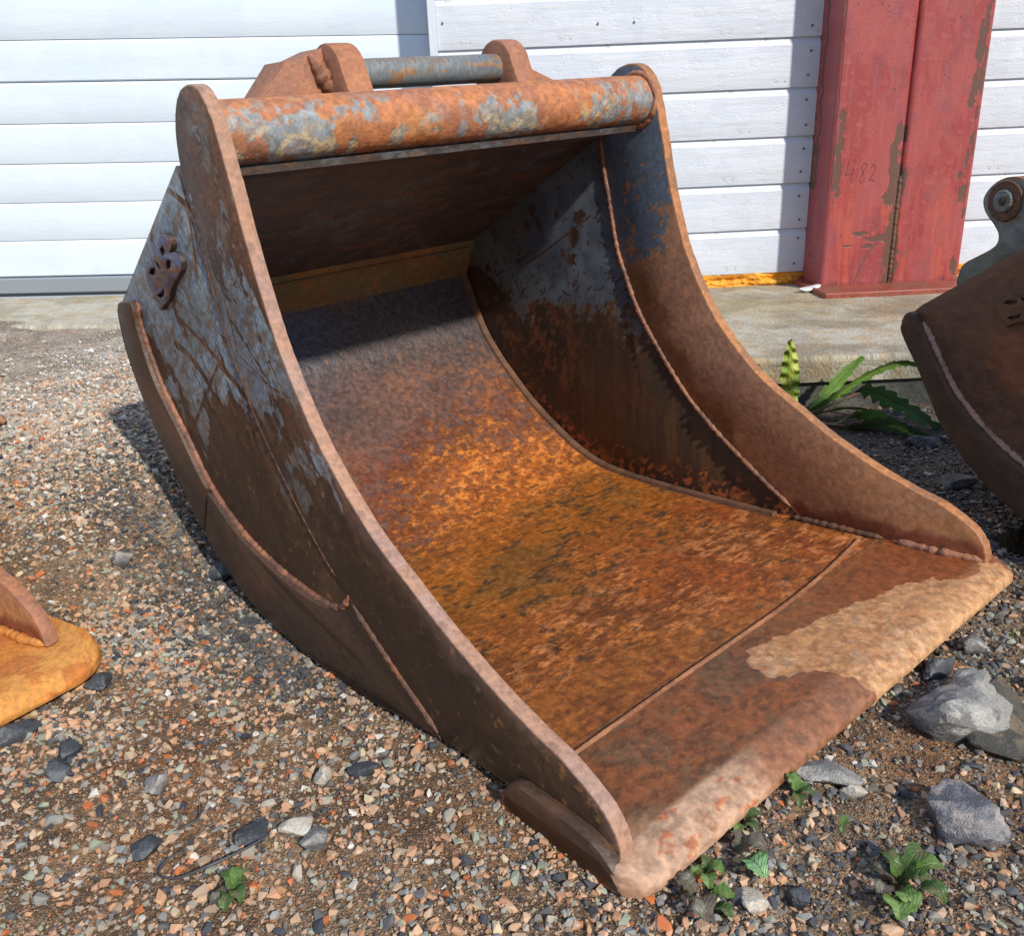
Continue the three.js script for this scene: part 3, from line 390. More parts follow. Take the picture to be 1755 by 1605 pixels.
function buildBucket(t, w, full, lipSpec, mats) {
  const m = { ...M, ...mats };
  // side plates and the thicker cutters in front of them
  const sideOut = [...seamC.slice().reverse(), [-0.6174, 0.5326], [-0.924, 0.3552], [-0.9665, 0.284], [-0.958, 0.276], ...floorC.filter((p) => p[0] < -0.228 && p[0] > -0.957).map((p) => [p[0], p[1] - 0.004])];
  const cutOut = [...rimC, ...[[-0.06, 0.022], [-0.112, 0.0165]], ...floorC.filter((p) => p[0] > -0.2277 && p[0] < -0.113).reverse().map((p) => [p[0], p[1] - 0.003]), ...seamC.slice().reverse()];
  part('side_plate', plate(sideOut, -0.0128, -0.0008, 0.0012), [m.dark, m.left, m.edge], t);
  part('side_cutter', plate(cutOut, -0.0148, 0, 0.0018), [m.dark, m.left, m.edge], t);
  part('side_plate', plate(sideOut, w + 0.0008, w + 0.0145, 0.0012), [m.brown, m.right, m.edgeR], t);
  part('side_cutter', plate(cutOut, w, w + 0.0165, 0.0022), [m.brown, m.right, m.edgeR], t);
  part('floor_sheet', floorSheet(w), m.floor, t);
  part('cutting_edge', cuttingEdge(-lipSpec.over, w + lipSpec.over, lipSpec.front, lipSpec.rad), m.lip, t);
  part('corner_lug', plate(smoothClosed(LUG, 3), -0.028, -0.0135, 0.0045), [m.wear, m.wear, m.wear], t);
  part('corner_lug', plate(smoothClosed(LUG.map((p) => [p[0] - 0.012, p[1] * 0.62]), 3), w + 0.0165, w + 0.026, 0.004), [m.wear, m.wear, m.wear], t);
  // wear strips along the heel, each in two lengths with an open joint
  const jt = (v) => (v[0] - -0.7209) * 0.795 - (v[1] - 0.1193) * 0.6 , rearR = ridgeC.filter((p) => p[0] < -0.719 || p[1] > 0.125), frontR = ridgeC.filter((p) => p[0] >= -0.719 && p[1] <= 0.125);
  const rearB = botC.filter((p) => p[0] < -0.768), frontB = botC.filter((p) => p[0] >= -0.766);
  const strips = [[...rearR, [-0.7215, 0.1245], ...[[-0.7685, 0.0495]], ...rearB.slice().reverse()], [[-0.719, 0.123], ...frontR, ...[[-0.366, 0.1], [-0.353, 0.09], [-0.318, 0.064], [-0.283, 0.041], [-0.245, 0.018], [-0.2277, 0.0035]], ...frontB.slice().reverse(), [-0.7655, 0.0505]]];
  for (const [a, b] of [[-0.0245, -0.0126], [w + 0.0143, w + 0.0262]]) for (const s of strips) { const g = plate(s, a, b, 0.0032), p = g.attributes.position; for (let i = 0; i < p.count; i++) { const x = p.getX(i), o2 = x < 0 ? -0.0126 - x : x - w - 0.0143, k = lerp(0.2, 1, sm(0.004, 0.085, polyDist(p.getZ(i), p.getY(i), SEAM))); p.setX(i, x < 0 ? -0.0126 - o2 * k : w + 0.0143 + o2 * k); } part('wear_strip', g, [m.wear, m.wear, m.wear], t); }
  // welds
  part('weld_bead', bead(inUZ(offsetLine(ridgeC.filter((p, i) => i > 8), -0.001), -0.0146), 0.0046, 3), m.ridge ?? m.weld, t);
  part('weld_bead', bead(inUZ(seamC.filter((p) => p[1] < 0.104 && p[1] > 0.008), -0.0149), 0.0038, 5), m.brown, t);
  part('weld_bead', bead(inUZ(seamC.filter((p) => p[1] >= 0.112 && p[1] < 0.5), -0.0136), 0.0022, 6), m.left2 ?? m.brown, t);
  part('weld_bead', bead(inUZ(seamC.filter((p) => p[1] > 0.02), w - 0.0002), 0.0038, 9), m.weld, t);
  part('weld_bead', bead(inUZ(floorC.filter((p) => p[0] > -0.27), w - 0.004).map((q) => q.add(V3(0, 0.003, 0))), 0.0045, 12), m.brown, t);
  part('weld_bead', bead([V3(0.002, 0.0192, -0.108), V3(0.2, 0.0187, -0.113), V3(0.4, 0.0187, -0.116), V3(0.5, 0.0178, -0.125), V3(w - 0.01, 0.0165, -0.14)].map((q) => q.add(V3(0, -0.0018, 0.001))), 0.004, 14, 0.004, 0.1), m.floorBead, t);
  part('weld_bead', bead([V3(w - 0.003, 0.021, -0.1), V3(w - 0.003, 0.0275, -0.03), V3(w + 0.002, 0.031, 0.01)], 0.0056, 15), m.seamRust ?? m.redrust, t);
  { // liner bar lying along the floor against the right plate, ending short of the cutting edge
    const L = floorC.filter((p) => p[0] < -0.27), up = offsetLine(L, 0.005), g = [gridGeo(1, L.length - 1, (a, b) => { const q = up[Math.round(b * (L.length - 1))]; return { p: V3(w - 0.0115 + a * 0.0112, q[1], q[0]), uv: [a * 0.01, b * 1.6] }; }, true), gridGeo(1, L.length - 1, (a, b) => { const j = Math.round(b * (L.length - 1)), q = a ? up[j] : L[j]; return { p: V3(w - 0.0115 - (1 - a) * 0.002, q[1], q[0]), uv: [a * 0.01, b * 1.6] }; }, true), gridGeo(1, 1, (a, b) => { const q = b ? up[L.length - 1] : L[L.length - 1]; return { p: V3(w - 0.0115 + a * 0.0112, q[1], q[0]), uv: [a * 0.01, b * 0.01] }; })];
    part('liner_bar', mergeGeometries(g.map(plain)), m.brown, t);
  }
  // top sheet, ledge at its foot, flat bar under the crossbar
  const slab = (P, u0, u1, mm, name, bev = 0.001) => part(name, boxUV(plate(P, u0, u1, bev), 2.4), [mm, mm, mm], t);
  slab([[-0.9206, 0.348], [-0.58, 0.5235], [-0.584, 0.532], [-0.9245, 0.356]], -0.0012, w + 0.0012, m.top, 'top_sheet');
  slab([[-0.9575, 0.279], [-0.9195, 0.3475], [-0.93, 0.357], [-0.97, 0.284]], -0.0012, w + 0.0012, m.olive, 'ledge_bar');
  part('weld_bead', bead([V3(0.004, 0.334, -0.9255), V3(0.3, 0.3345, -0.9255), V3(w - 0.004, 0.334, -0.9255)], 0.0022, 18), m.olive, t);
  slab([[-0.6, 0.512], [-0.507, 0.521], [-0.506, 0.5285], [-0.6, 0.523]], 0.002, w - 0.022, m.top, 'stiffener_bar', 0.0008);
  part('crossbar', pipeGeo(-0.5228, 0.5605, 0.0315, -0.0005, w + 0.0005), m.pipe, t);
  part('weld_bead', bead(Array.from({ length: 25 }, (_, i) => V3(w - 0.0018, 0.5605 + 0.0335 * Math.sin(i / 24 * 6.283), -0.5228 + 0.0335 * Math.cos(i / 24 * 6.283))), 0.0042, 21), m.redrust, t);
  if (!full) return;
  // hitch: two ears, their side gussets and the pin between them
  for (const [a, b] of [[0.172, 0.206], [0.42, 0.452]]) part('ear', plate(EAR, a, b, 0.003), [m.redrust, m.redrust, m.redrust], t);
  const gus = (P, name) => { const sh = new THREE.Shape(P.map((p) => new THREE.Vector2(...p))); let g = new THREE.ExtrudeGeometry(sh, { depth: 0.05, bevelEnabled: true, bevelThickness: 0.0015, bevelSize: 0.0015, bevelOffset: -0.0015, bevelSegments: 2 }); g.translate(0, 0, -0.65); return part(name, boxUV(toCreasedNormals(g, 0.6), 4), m.gusset ?? m.redrust, t); };
  gus([[0.088, 0.555], [0.088, 0.5905], [0.1245, 0.629], [0.136, 0.6285], [0.172, 0.641], [0.172, 0.555]], 'gusset');
  gus([[0.452, 0.555], [0.452, 0.618], [0.469, 0.6155], [0.53, 0.592], [0.545, 0.555]], 'gusset');
  part('weld_bead', bead([V3(0.153, 0.634, -0.598), V3(0.162, 0.622, -0.596), V3(0.169, 0.605, -0.594), V3(0.176, 0.592, -0.59)], 0.009, 23, 0.004, 0.3), m.redrust, t);
  part('pin', pipeGeo(-0.598, 0.612, 0.0168, 0.2, 0.426, 32), m.pin, t);
  part('emblem', plate(smoothClosed(EMBLEM, 3), -0.0195, -0.0122, 0.0008, EMB_HOLES, [-0.8, 0.2, 0.34, 0.14]), [m.dark, m.emblem, m.dark], t, 'raised trefoil emblem with traces of blue paint');
}
function placeAxes(o, x, y, z) { o.quaternion.setFromRotationMatrix(new THREE.Matrix4().makeBasis(x, y, z)); }
{
  const t = thing('excavator_bucket', 'large rusty excavator bucket lying open on the gravel in the middle', 'excavator bucket', 'excavator buckets set out along the wall');
  t.position.copy(BO); placeAxes(t, BW, BN, BD);
  buildBucket(t, W, true, { over: 0.028, front: 0.041, rad: 0.027 }, {});
}
{
  const psi = THREE.MathUtils.degToRad(54), w = 0.6, wx = V3(Math.cos(psi), 0, -Math.sin(psi)), dz = V3(Math.sin(psi), 0, Math.cos(psi));
  const t = thing('excavator_bucket', 'orange-rusted bucket lip corner reaching in at the left edge', 'excavator bucket', 'excavator buckets set out along the wall');
  const end = V3(-0.527, 0, -0.852); t.position.copy(end).addScaledVector(wx, -(w + 0.007)).addScaledVector(dz, -0.01); t.position.y = 0.004;
  placeAxes(t, wx, V3(0, 1, 0), dz);
  buildBucket(t, w, false, { over: 0.045, front: 0.086, rad: 0.06 }, { lip: M.orange, edgeR: M.redrust, redrust: M.orange, wear: M.orange });
}
// the bucket on the right: smaller, seen side-on
{
  const w = 0.5, wx = V3(0.9299, 0, -0.3678), dz = V3(0.3678, 0, 0.9299);
  const t = thing('excavator_bucket', 'brown rusty bucket cut off by the right edge, with a round-eyed hitch ear', 'excavator bucket', 'excavator buckets set out along the wall');
  t.position.set(0.5801, 0.0825, -1.1553); t.scale.setScalar(0.85); placeAxes(t, wx, V3(0, 1, 0), dz);
  const k = 0.73, rim = rimC.map((p) => [(p[0] + 0.6174) * k + 0.187, (p[1] - 0.5326) * k + 0.4056 - 0.1 * sm(0.25, 0.66, (p[0] + 0.6174) * k + 0.187)]);
  const bot = catmull([[-0.0505, 0.249], [-0.0538, 0.236], [-0.0505, 0.218], [-0.012, 0.1714], [0.0211, 0.1279], [0.0499, 0.09], [0.0916, 0.055], [0.1222, 0.0353], [0.1596, 0.0145], [0.1934, 0.0018], [0.225, -0.012], [0.26, -0.036], [0.31, -0.066], [0.37, -0.085], [0.46, -0.09], [0.6, -0.082], [0.66, -0.075]], 5);
  const ridge = catmull([[-0.0465, 0.2535], [-0.0367, 0.2574], [-0.027, 0.2535], [-0.0225, 0.2454], [-0.002, 0.222], [0.0389, 0.1715], [0.0642, 0.1448], [0.087, 0.1275], [0.113, 0.1091], [0.1564, 0.0862], [0.202, 0.0665], [0.27, 0.036], [0.34, 0.012], [0.4, 0.01]], 5);
  const side = [...rim, [0.66, -0.065], ...bot.slice().reverse().map((p) => [p[0] + 0.008, p[1] + 0.006]), [-0.0276, 0.2678], [0.187, 0.4056]];
  const sideS = side.filter((p, i) => i === 0 || Math.hypot(p[0] - side[i - 1][0], p[1] - side[i - 1][1]) > 0.0015);
  for (const u of [-0.008, w - 0.008]) part('side_plate', plate(sideS, u, u + 0.012, 0.0016), [M.brown, M.sideR2 ?? M.brown, M.wear], t);
  const strip = [...ridge, [0.43, -0.02], [0.42, -0.08], ...bot.filter((p) => p[0] < 0.41).reverse()];
  for (const [a, b] of [[-0.021, -0.0075], [w + 0.0035, w + 0.017]]) part('wear_strip', plate(strip, a, b, 0.0045), [M.wear, M.wear, M.wear], t);
  part('weld_bead', bead(inUZ(ridge.filter((p) => p[0] > -0.02 && p[1] < 0.245), -0.0085), 0.0055, 33), M.edge, t);
  const th = offsetLine(bot, 0.014);
  part('floor_sheet', mergeGeometries([gridGeo(2, bot.length - 1, (a, b) => { const p = bot[Math.round(b * (bot.length - 1))]; return { p: V3(lerp(-0.007, w + 0.003, a), p[1] + 0.001, p[0] + 0.001), uv: [a, b * 4] }; }), gridGeo(2, bot.length - 1, (a, b) => { const p = th[Math.round(b * (bot.length - 1))]; return { p: V3(lerp(0.003, w - 0.007, a), p[1], p[0]), uv: [a, b * 4] }; }, true)].map(plain)), M.brown, t);
  const flat = (P, u0, u1, mm, name, bev = 0.001) => part(name, plate(P, u0, u1, bev), [mm, mm, mm], t);
  flat([[-0.04, 0.252], [0.2, 0.405], [0.195, 0.412], [-0.045, 0.259]], 0.004, w - 0.008, M.brown, 'top_sheet');
  part('crossbar', pipeGeo(0.256, 0.425, 0.023, 0, w, 32), M.pipe, t);
  { // hitch ear with a round boss and pin end
    const ear = smoothClosed([[0.075, 0.452], [0.0563, 0.46], [0.0384, 0.4608], [0.0205, 0.4555], [0.0053, 0.443], [-0.0026, 0.426], [0.0049, 0.4073], [0.0237, 0.3895], [0.0335, 0.3766], [0.0329, 0.3635], [0.0214, 0.3528], [-0.0005, 0.34], [-0.0205, 0.3278], [-0.0272, 0.3146], [-0.0264, 0.29], [0.02, 0.28], [0.11, 0.33], [0.14, 0.38], [0.11, 0.42]], 4);
    for (const u of [0.062, 0.34]) { part('ear', plate(ear, u, u + 0.024, 0.003), [M.ear2 ?? M.olive, M.ear2 ?? M.olive, M.olive], t); }
    const ring = (r0, r1, u0, u1, name, mm) => { const g = new THREE.LatheGeometry([[r0, 0], [r1 - 0.002, 0], [r1, 0.002], [r1, u1 - u0], [r0, u1 - u0]].map((p) => new THREE.Vector2(p[0] + 1e-5, p[1])), 40); g.rotateZ(-Math.PI / 2); g.translate(u0, 0.4265, 0.0385); return part(name, boxUV(toCreasedNormals(g, 0.5), 5), mm, t); };
    ring(0.0, 0.0265, 0.0575, 0.07, 'boss', M.brown); ring(0.0, 0.0165, 0.0535, 0.07, 'pin', M.ear2); ring(0.0, 0.0062, 0.051, 0.07, 'bolt', M.dark);
    part('weld_bead', bead(Array.from({ length: 25 }, (_, i) => V3(0.0605, 0.4265 + 0.027 * Math.sin(i / 24 * 6.283), 0.0385 + 0.027 * Math.cos(i / 24 * 6.283))), 0.003, 41), M.brown, t);
    part('pin', pipeGeo(0.0385, 0.4265, 0.014, 0.08, 0.345, 24), M.pin, t);
    flat([[-0.03, 0.268], [0.1, 0.352], [0.097, 0.358], [-0.033, 0.274]], 0.03, 0.4, M.olive, 'bracket_plate');
  }
  const e = EMBLEM.map((p) => [(p[0] + 0.7779) * 0.74 + 0.112, (p[1] - 0.3628) * 0.74 + 0.262]), hs = EMB_HOLES.map((h) => h.map((p) => [(p[0] + 0.7779) * 0.74 + 0.112, (p[1] - 0.3628) * 0.74 + 0.262]));
  part('emblem', plate(smoothClosed(e, 3), -0.0145, -0.0078, 0.0008, hs), [M.brown, M.brown, M.dark], t, 'raised rusty trefoil emblem');
}

// ---------------------------------------------------------------- ground, slab, apron
const texDirt = texSet(1024, 1024, (px, py, o) => {
  const n1 = S(F1, px, py), n2 = S(F2, px * 2, py * 2), f = S(F3, px * 4, py * 4), c = S(C1, px * 3, py * 3), c2 = S(C1, px * 5 + 0.4, py * 5 + 0.2), g = S(F4, px * 3, py * 3);
  o[0] = 128; o[1] = 106; o[2] = 82; mx(o, [104, 84, 62], sm(0.4, 0.7, n1)); mx(o, [146, 132, 112], 0.6 * sm(0.5, 0.75, n2)); mul(o, 0.62 + 0.7 * f);
  const st = sm(0.42, 0.3, c) * sm(0.35, 0.55, g), st2 = sm(0.4, 0.28, c2) * sm(0.4, 0.6, n2);
  mx(o, [178, 142, 116], 0.6 * st * sm(0.4, 0.6, n2)); mx(o, [120, 122, 122], 0.7 * st * sm(0.55, 0.4, n2)); mx(o, [70, 66, 64], 0.6 * st2 * sm(0.5, 0.65, n1)); mx(o, [186, 176, 160], 0.5 * st2 * sm(0.5, 0.35, n1));
  o[3] = 0.78 + (f - 0.5) * 0.3; o[4] = 0.25 + 0.3 * (f - 0.5) + 0.4 * st + 0.25 * st2 + 0.3 * (n2 - 0.5);
});
const MUD = [[-0.628, -1.001, 0.09, 0.8], [-0.451, -0.799, 0.08, 0.7], [-0.359, -0.735, 0.09, 0.7], [-0.445, -0.69, 0.07, 0.6], [-0.061, -0.6, 0.1, 0.9], [-0.193, -0.715, 0.07, 0.75], [-0.004, -0.496, 0.06, 0.6], [0.358, -0.653, 0.09, 0.75], [0.285, -0.555, 0.06, 0.75], [0.809, -1.524, 0.25, 0.85], [0.614, -1.364, 0.2, 0.8], [0.62, -1.62, 0.2, 1], [0.75, -1.3, 0.2, 0.9], [-1.125, -1.948, 0.3, 0.9], [-1.391, -2.437, 0.5, 0.9], [-0.8, -2.15, 0.2, 0.7], [-1.15, -1.5, 0.13, 0.55]];
const mudAt = (x, z) => { let m = 0.52 * sm(-0.95, -0.7, z) * (1 - sm(-0.05, 0.12, x)) + 0.45 * sm(0.1, 0.25, x); for (const [a, b, r, k] of MUD) m = Math.max(m, k * Math.exp(-((x - a) ** 2 + (z - b) ** 2) / (r * r))); return clamp(m + (S(F1, x * 1.3, z * 1.3) - 0.5) * 0.5); };
const M_dirt = mat(texDirt, 0.004, { vertexColors: true });
{
  const line = (a, b, step, far) => { const L = [-far, -far * 0.4, -far * 0.15, a - 3, a - 1, a - 0.3]; for (let x = a; x <= b + 1e-6; x += step) L.push(x); L.push(b + 0.3, b + 1, b + 3, far * 0.15, far * 0.4, far); return L; };
  const xs = line(-1.9, 1.35, 0.014, 80), zs = line(-2.6, -0.2, 0.014, 80), nx = xs.length, nz = zs.length, P = [], C = [], U = [], I = [];
  for (const z of zs) for (const x of xs) {
    const near = x > -2.3 && x < 1.7 && z > -2.9 && z < 0.2; P.push(x, near ? groundY(x, z) : z < -2.65 ? 0.06 : groundY(clamp(x, -2.2, 1.6), clamp(z, -2.8, 0.1)), z); U.push(x / 0.34, z / 0.34);
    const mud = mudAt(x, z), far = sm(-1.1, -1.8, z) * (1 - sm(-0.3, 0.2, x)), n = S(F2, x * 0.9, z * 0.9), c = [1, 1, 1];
    const rustK = clamp(Math.exp(-((x + 0.36) ** 2 + (z + 0.655) ** 2) / 0.022) + 0.9 * Math.exp(-((x + 0.02) ** 2 + (z + 0.6) ** 2) / 0.012) + 0.7 * Math.exp(-((x - 0.35) ** 2 + (z + 0.65) ** 2) / 0.01)) * sm(0.3, 0.6, n + 0.15);
    const set = (r, g, b, t) => { c[0] = lerp(c[0], r, t); c[1] = lerp(c[1], g, t); c[2] = lerp(c[2], b, t); };
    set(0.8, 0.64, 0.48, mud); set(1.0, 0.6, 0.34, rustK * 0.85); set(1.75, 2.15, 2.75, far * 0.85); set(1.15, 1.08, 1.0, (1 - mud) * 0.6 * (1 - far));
    const wet = sm(0.2, 0.5, x) * sm(-0.95, -1.15, z); set(0.42, 0.42, 0.44, wet * 0.9);
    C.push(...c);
  }
  for (let j = 0; j < nz - 1; j++) for (let i = 0; i < nx - 1; i++) { const a = j * nx + i, b = a + 1, c = a + nx, d = c + 1; I.push(a, c, b, b, c, d); }
  const g = new THREE.BufferGeometry(); g.setAttribute('position', new THREE.Float32BufferAttribute(P, 3)); g.setAttribute('uv', new THREE.Float32BufferAttribute(U, 2)); g.setAttribute('color', new THREE.Float32BufferAttribute(C, 3)); g.setIndex(I); g.computeVertexNormals();
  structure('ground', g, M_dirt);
}
const texConc = texSet(1024, 1024, (px, py, o) => {
  const n1 = S(F1, px, py), n2 = S(F2, px * 2, py * 2), f = S(F3, px * 4, py * 4), g = S(F4, px * 2, py * 2), c = S(C1, px * 4, py * 4);
  o[0] = 176; o[1] = 172; o[2] = 160; mx(o, [150, 144, 130], 0.7 * sm(0.42, 0.7, n1)); mx(o, [190, 188, 178], 0.5 * sm(0.5, 0.75, n2)); mx(o, [172, 148, 112], 0.45 * sm(0.52, 0.75, g)); mul(o, 0.85 + 0.3 * f);
  if (c < 0.22) mx(o, [118, 112, 100], 0.5 * sm(0.4, 0.6, n2)); o[3] = 0.86; o[4] = 0.5 + (f - 0.5) * 0.6 + (n2 - 0.5) * 0.4 - (c < 0.15 ? 0.2 : 0);
});
const M_conc = mat(texConc, 0.002, { vertexColors: true });
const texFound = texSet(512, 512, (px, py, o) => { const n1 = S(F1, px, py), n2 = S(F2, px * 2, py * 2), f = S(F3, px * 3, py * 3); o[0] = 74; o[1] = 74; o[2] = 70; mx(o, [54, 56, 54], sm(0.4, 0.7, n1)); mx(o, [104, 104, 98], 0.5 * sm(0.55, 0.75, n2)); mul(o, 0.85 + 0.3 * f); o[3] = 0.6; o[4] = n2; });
{ // slab: top, worn rounded front edge and a darker foundation face set back under it; lies against the wall and runs on under the door
  const g = gridGeo(260, 60, (a, b) => {
    const x = lerp(-4, 4, a), front = x > 0.2 ? -1.688 : -2.16, back = -2.66; let y, z; const r = 0.012, t = slabTop(x), ch = (S(F2, x * 1.7, 0.3) - 0.5) * 0.012;
    if (b < 0.2) { z = front + ch * 0.3; y = lerp(0.058, t - r, b / 0.2); } else if (b < 0.3) { const q = (b - 0.2) / 0.1 * Math.PI / 2; z = front + ch * 0.3 * (1 - (b - 0.2) * 10) - r * (1 - Math.cos(q)); y = t - r + r * Math.sin(q); } else { z = lerp(front - r, back, (b - 0.3) / 0.7); y = t; }
    y += (S(F2, x * 2, z * 2) - 0.5) * 0.004 * sm(0.2, 0.3, b);
    return { p: V3(x, y, z), uv: [x / 0.5, (z + y) / 0.5] };
  }, true);
  const p = g.attributes.position, C = [];
  for (let i = 0; i < p.count; i++) {
    const x = p.getX(i), y = p.getY(i), z = p.getZ(i), n = S(F1, x * 0.8, z * 0.8), n2 = S(F2, x * 1.6, (z + y) * 1.6); let c = [1, 0.99, 0.96];
    const mixc = (d, t) => { c = c.map((v, k) => lerp(v, d[k], clamp(t))); };
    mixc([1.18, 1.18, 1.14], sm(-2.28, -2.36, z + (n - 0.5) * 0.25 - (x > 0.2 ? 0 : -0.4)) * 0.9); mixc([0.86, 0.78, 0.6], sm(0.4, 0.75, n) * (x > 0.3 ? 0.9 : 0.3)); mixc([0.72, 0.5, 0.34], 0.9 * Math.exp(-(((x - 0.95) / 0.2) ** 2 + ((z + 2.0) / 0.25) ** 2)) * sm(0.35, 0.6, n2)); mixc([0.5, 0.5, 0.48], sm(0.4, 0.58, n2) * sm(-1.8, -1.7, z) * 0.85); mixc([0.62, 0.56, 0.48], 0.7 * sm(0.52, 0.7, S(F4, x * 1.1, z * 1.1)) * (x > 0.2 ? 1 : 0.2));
    C.push(...c);
  }
  g.setAttribute('color', new THREE.Float32BufferAttribute(C, 3)); structure('concrete_slab', g, M_conc);
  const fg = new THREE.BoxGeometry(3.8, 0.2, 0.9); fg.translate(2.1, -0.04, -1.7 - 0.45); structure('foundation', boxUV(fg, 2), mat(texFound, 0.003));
}

// ---------------------------------------------------------------- garage door (ribbed white sections, steel foot)
const texDoor = texSet(512, 512, (px, py, o) => { const n1 = S(F1, px, py), g = S(F2, px * 0.6, py * 6), f = S(F3, px, py * 4); o[0] = 210; o[1] = 223; o[2] = 235; mx(o, [206, 220, 234], sm(0.4, 0.7, n1)); mx(o, [176, 178, 172], S(C1, px * 0.7, py * 0.7) < 0.045 ? 0.6 : 0); o[3] = 0.62; o[4] = 0.5 + (g - 0.5) * 0.5 + (f - 0.5) * 0.2; });
const M_door = mat(texDoor, 0.001);
{
  const t = thing('garage_door', 'white ribbed garage door behind the bucket, on the left', 'garage door'), yaw = 0.0161, rol = -0.0227;
  const e1 = V3(Math.cos(yaw) * Math.cos(rol), Math.sin(rol), -Math.sin(yaw) * Math.cos(rol)).normalize(), nn = e1.clone().cross(V3(0, 1, 0)).normalize(), up = nn.clone().cross(e1).normalize();
  t.position.set(-0.3, 0, -2.628); placeAxes(t, e1, up, nn);
  const prof = (h, joint) => { const d = joint ? 0.006 : 0.0012, k = joint ? 0.0016 : 0.0006; return [[-0.02, k], [-d, k], [-d * 0.4, 0.0022], [0, 0.005], [0, h * 0.5], [0, h - 0.0085], [-0.0008, h - 0.005], [-0.0036, h - 0.0006], [-0.02, h - 0.0006]]; };
  const H0 = 0.8128, DP = 0.1046;
  for (let i = -14; i < 6; i++) {
    const y1 = H0 - DP * i, y0 = y1 - DP, pr = prof(DP, ((i % 5) + 5) % 5 === 0), x0 = -3.2, x1 = 0.16, P = [];
    const g = gridGeo(1, pr.length - 1, (a, b) => { const q = pr[Math.round(b * (pr.length - 1))]; return { p: V3(lerp(x0, x1, a), y0 + q[1], q[0]), uv: [lerp(x0, x1, a) / 0.6, (y0 + q[1]) / 0.6] }; });
    part('door_panel', toCreasedNormals(g, 0.5), M_door, t);
  }
  const steel = new THREE.MeshStandardMaterial({ color: new THREE.Color().setRGB(0.3, 0.34, 0.38), roughness: 0.45, metalness: 0.3 }), rubber = new THREE.MeshStandardMaterial({ color: new THREE.Color().setRGB(0.03, 0.032, 0.035), roughness: 0.8 }), sillM = new THREE.MeshStandardMaterial({ color: new THREE.Color().setRGB(0.34, 0.38, 0.43), roughness: 0.6 });
  const bar = (y0, y1, z0, z1, m, name, r = 0.003) => { const g = new RoundedBoxGeometry(3.3, y1 - y0, z1 - z0, 2, r); g.translate(-1.5, (y0 + y1) / 2, (z0 + z1) / 2); part(name, boxUV(g), m, t); };
  bar(0.138, 0.1845, -0.03, 0.006, steel, 'bottom_rail', 0.006); bar(0.13, 0.1385, -0.03, 0.001, rubber, 'rubber_seal', 0.002); bar(0.03, 0.1305, -0.03, 0.014, sillM, 'door_sill', 0.003);
  const back = new THREE.BoxGeometry(3.4, 2.4, 0.02); back.translate(-1.5, 1.2, -0.04); part('door_core', back, rubber, t);
}
// ---------------------------------------------------------------- timber wall: painted boards one by one, with nails and a corner board
const WN = V3(0.0292, 0, 0.99957), WE = V3(0.99957, 0, -0.0292);
const texBoard = (seed) => texSet(1024, 192, (px, py, o) => {
  const x = px * 1.2 + seed * 3.7, y = py * 0.13, n1 = S(F1, x / 0.5, y / 0.5 + seed * 0.31), gr = S(F2, x / 0.6, y / 0.05 + seed * 0.17), f = S(F3, x / 0.16, y / 0.05), kn = S(F4, x / 0.26 + seed * 0.2, y / 0.2);
  o[0] = 206; o[1] = 213; o[2] = 225; mx(o, [199, 207, 220], sm(0.4, 0.65, n1)); mx(o, [202, 206, 210], 0.35 * sm(0.62, 0.85, gr)); mx(o, [186, 184, 176], 0.5 * sm(0.9, 0.98, kn)); mx(o, [164, 160, 150], 0.5 * sm(0.95, 0.99, kn) * sm(0.5, 0.6, f)); { const kd = S(C1, x / 1.1 + 0.11 * seed, y / 1.1 + 0.37 * seed); if (kd < 0.06) mx(o, [178, 178, 174], 0.6 * sm(0.06, 0.045, kd) * sm(0.025, 0.04, kd)); }
  if (seed === 1) mx(o, [182, 172, 146], 0.6 * Math.exp(-(((px - 0.78) / 0.05) ** 2 + ((py - 0.2) / 0.12) ** 2)) * sm(0.35, 0.6, gr)); o[3] = 0.52 + (f - 0.5) * 0.2; o[4] = 0.5 + (gr - 0.5) * 0.6 + (f - 0.5) * 0.25 - 0.3 * sm(0.76, 0.82, kn);
});
const M_boards = [0, 1, 2, 3].map((k) => mat(texBoard(k), 0.0011));
const nailM = new THREE.MeshStandardMaterial({ color: new THREE.Color().setRGB(0.13, 0.14, 0.16), roughness: 0.5, metalness: 0.4 });
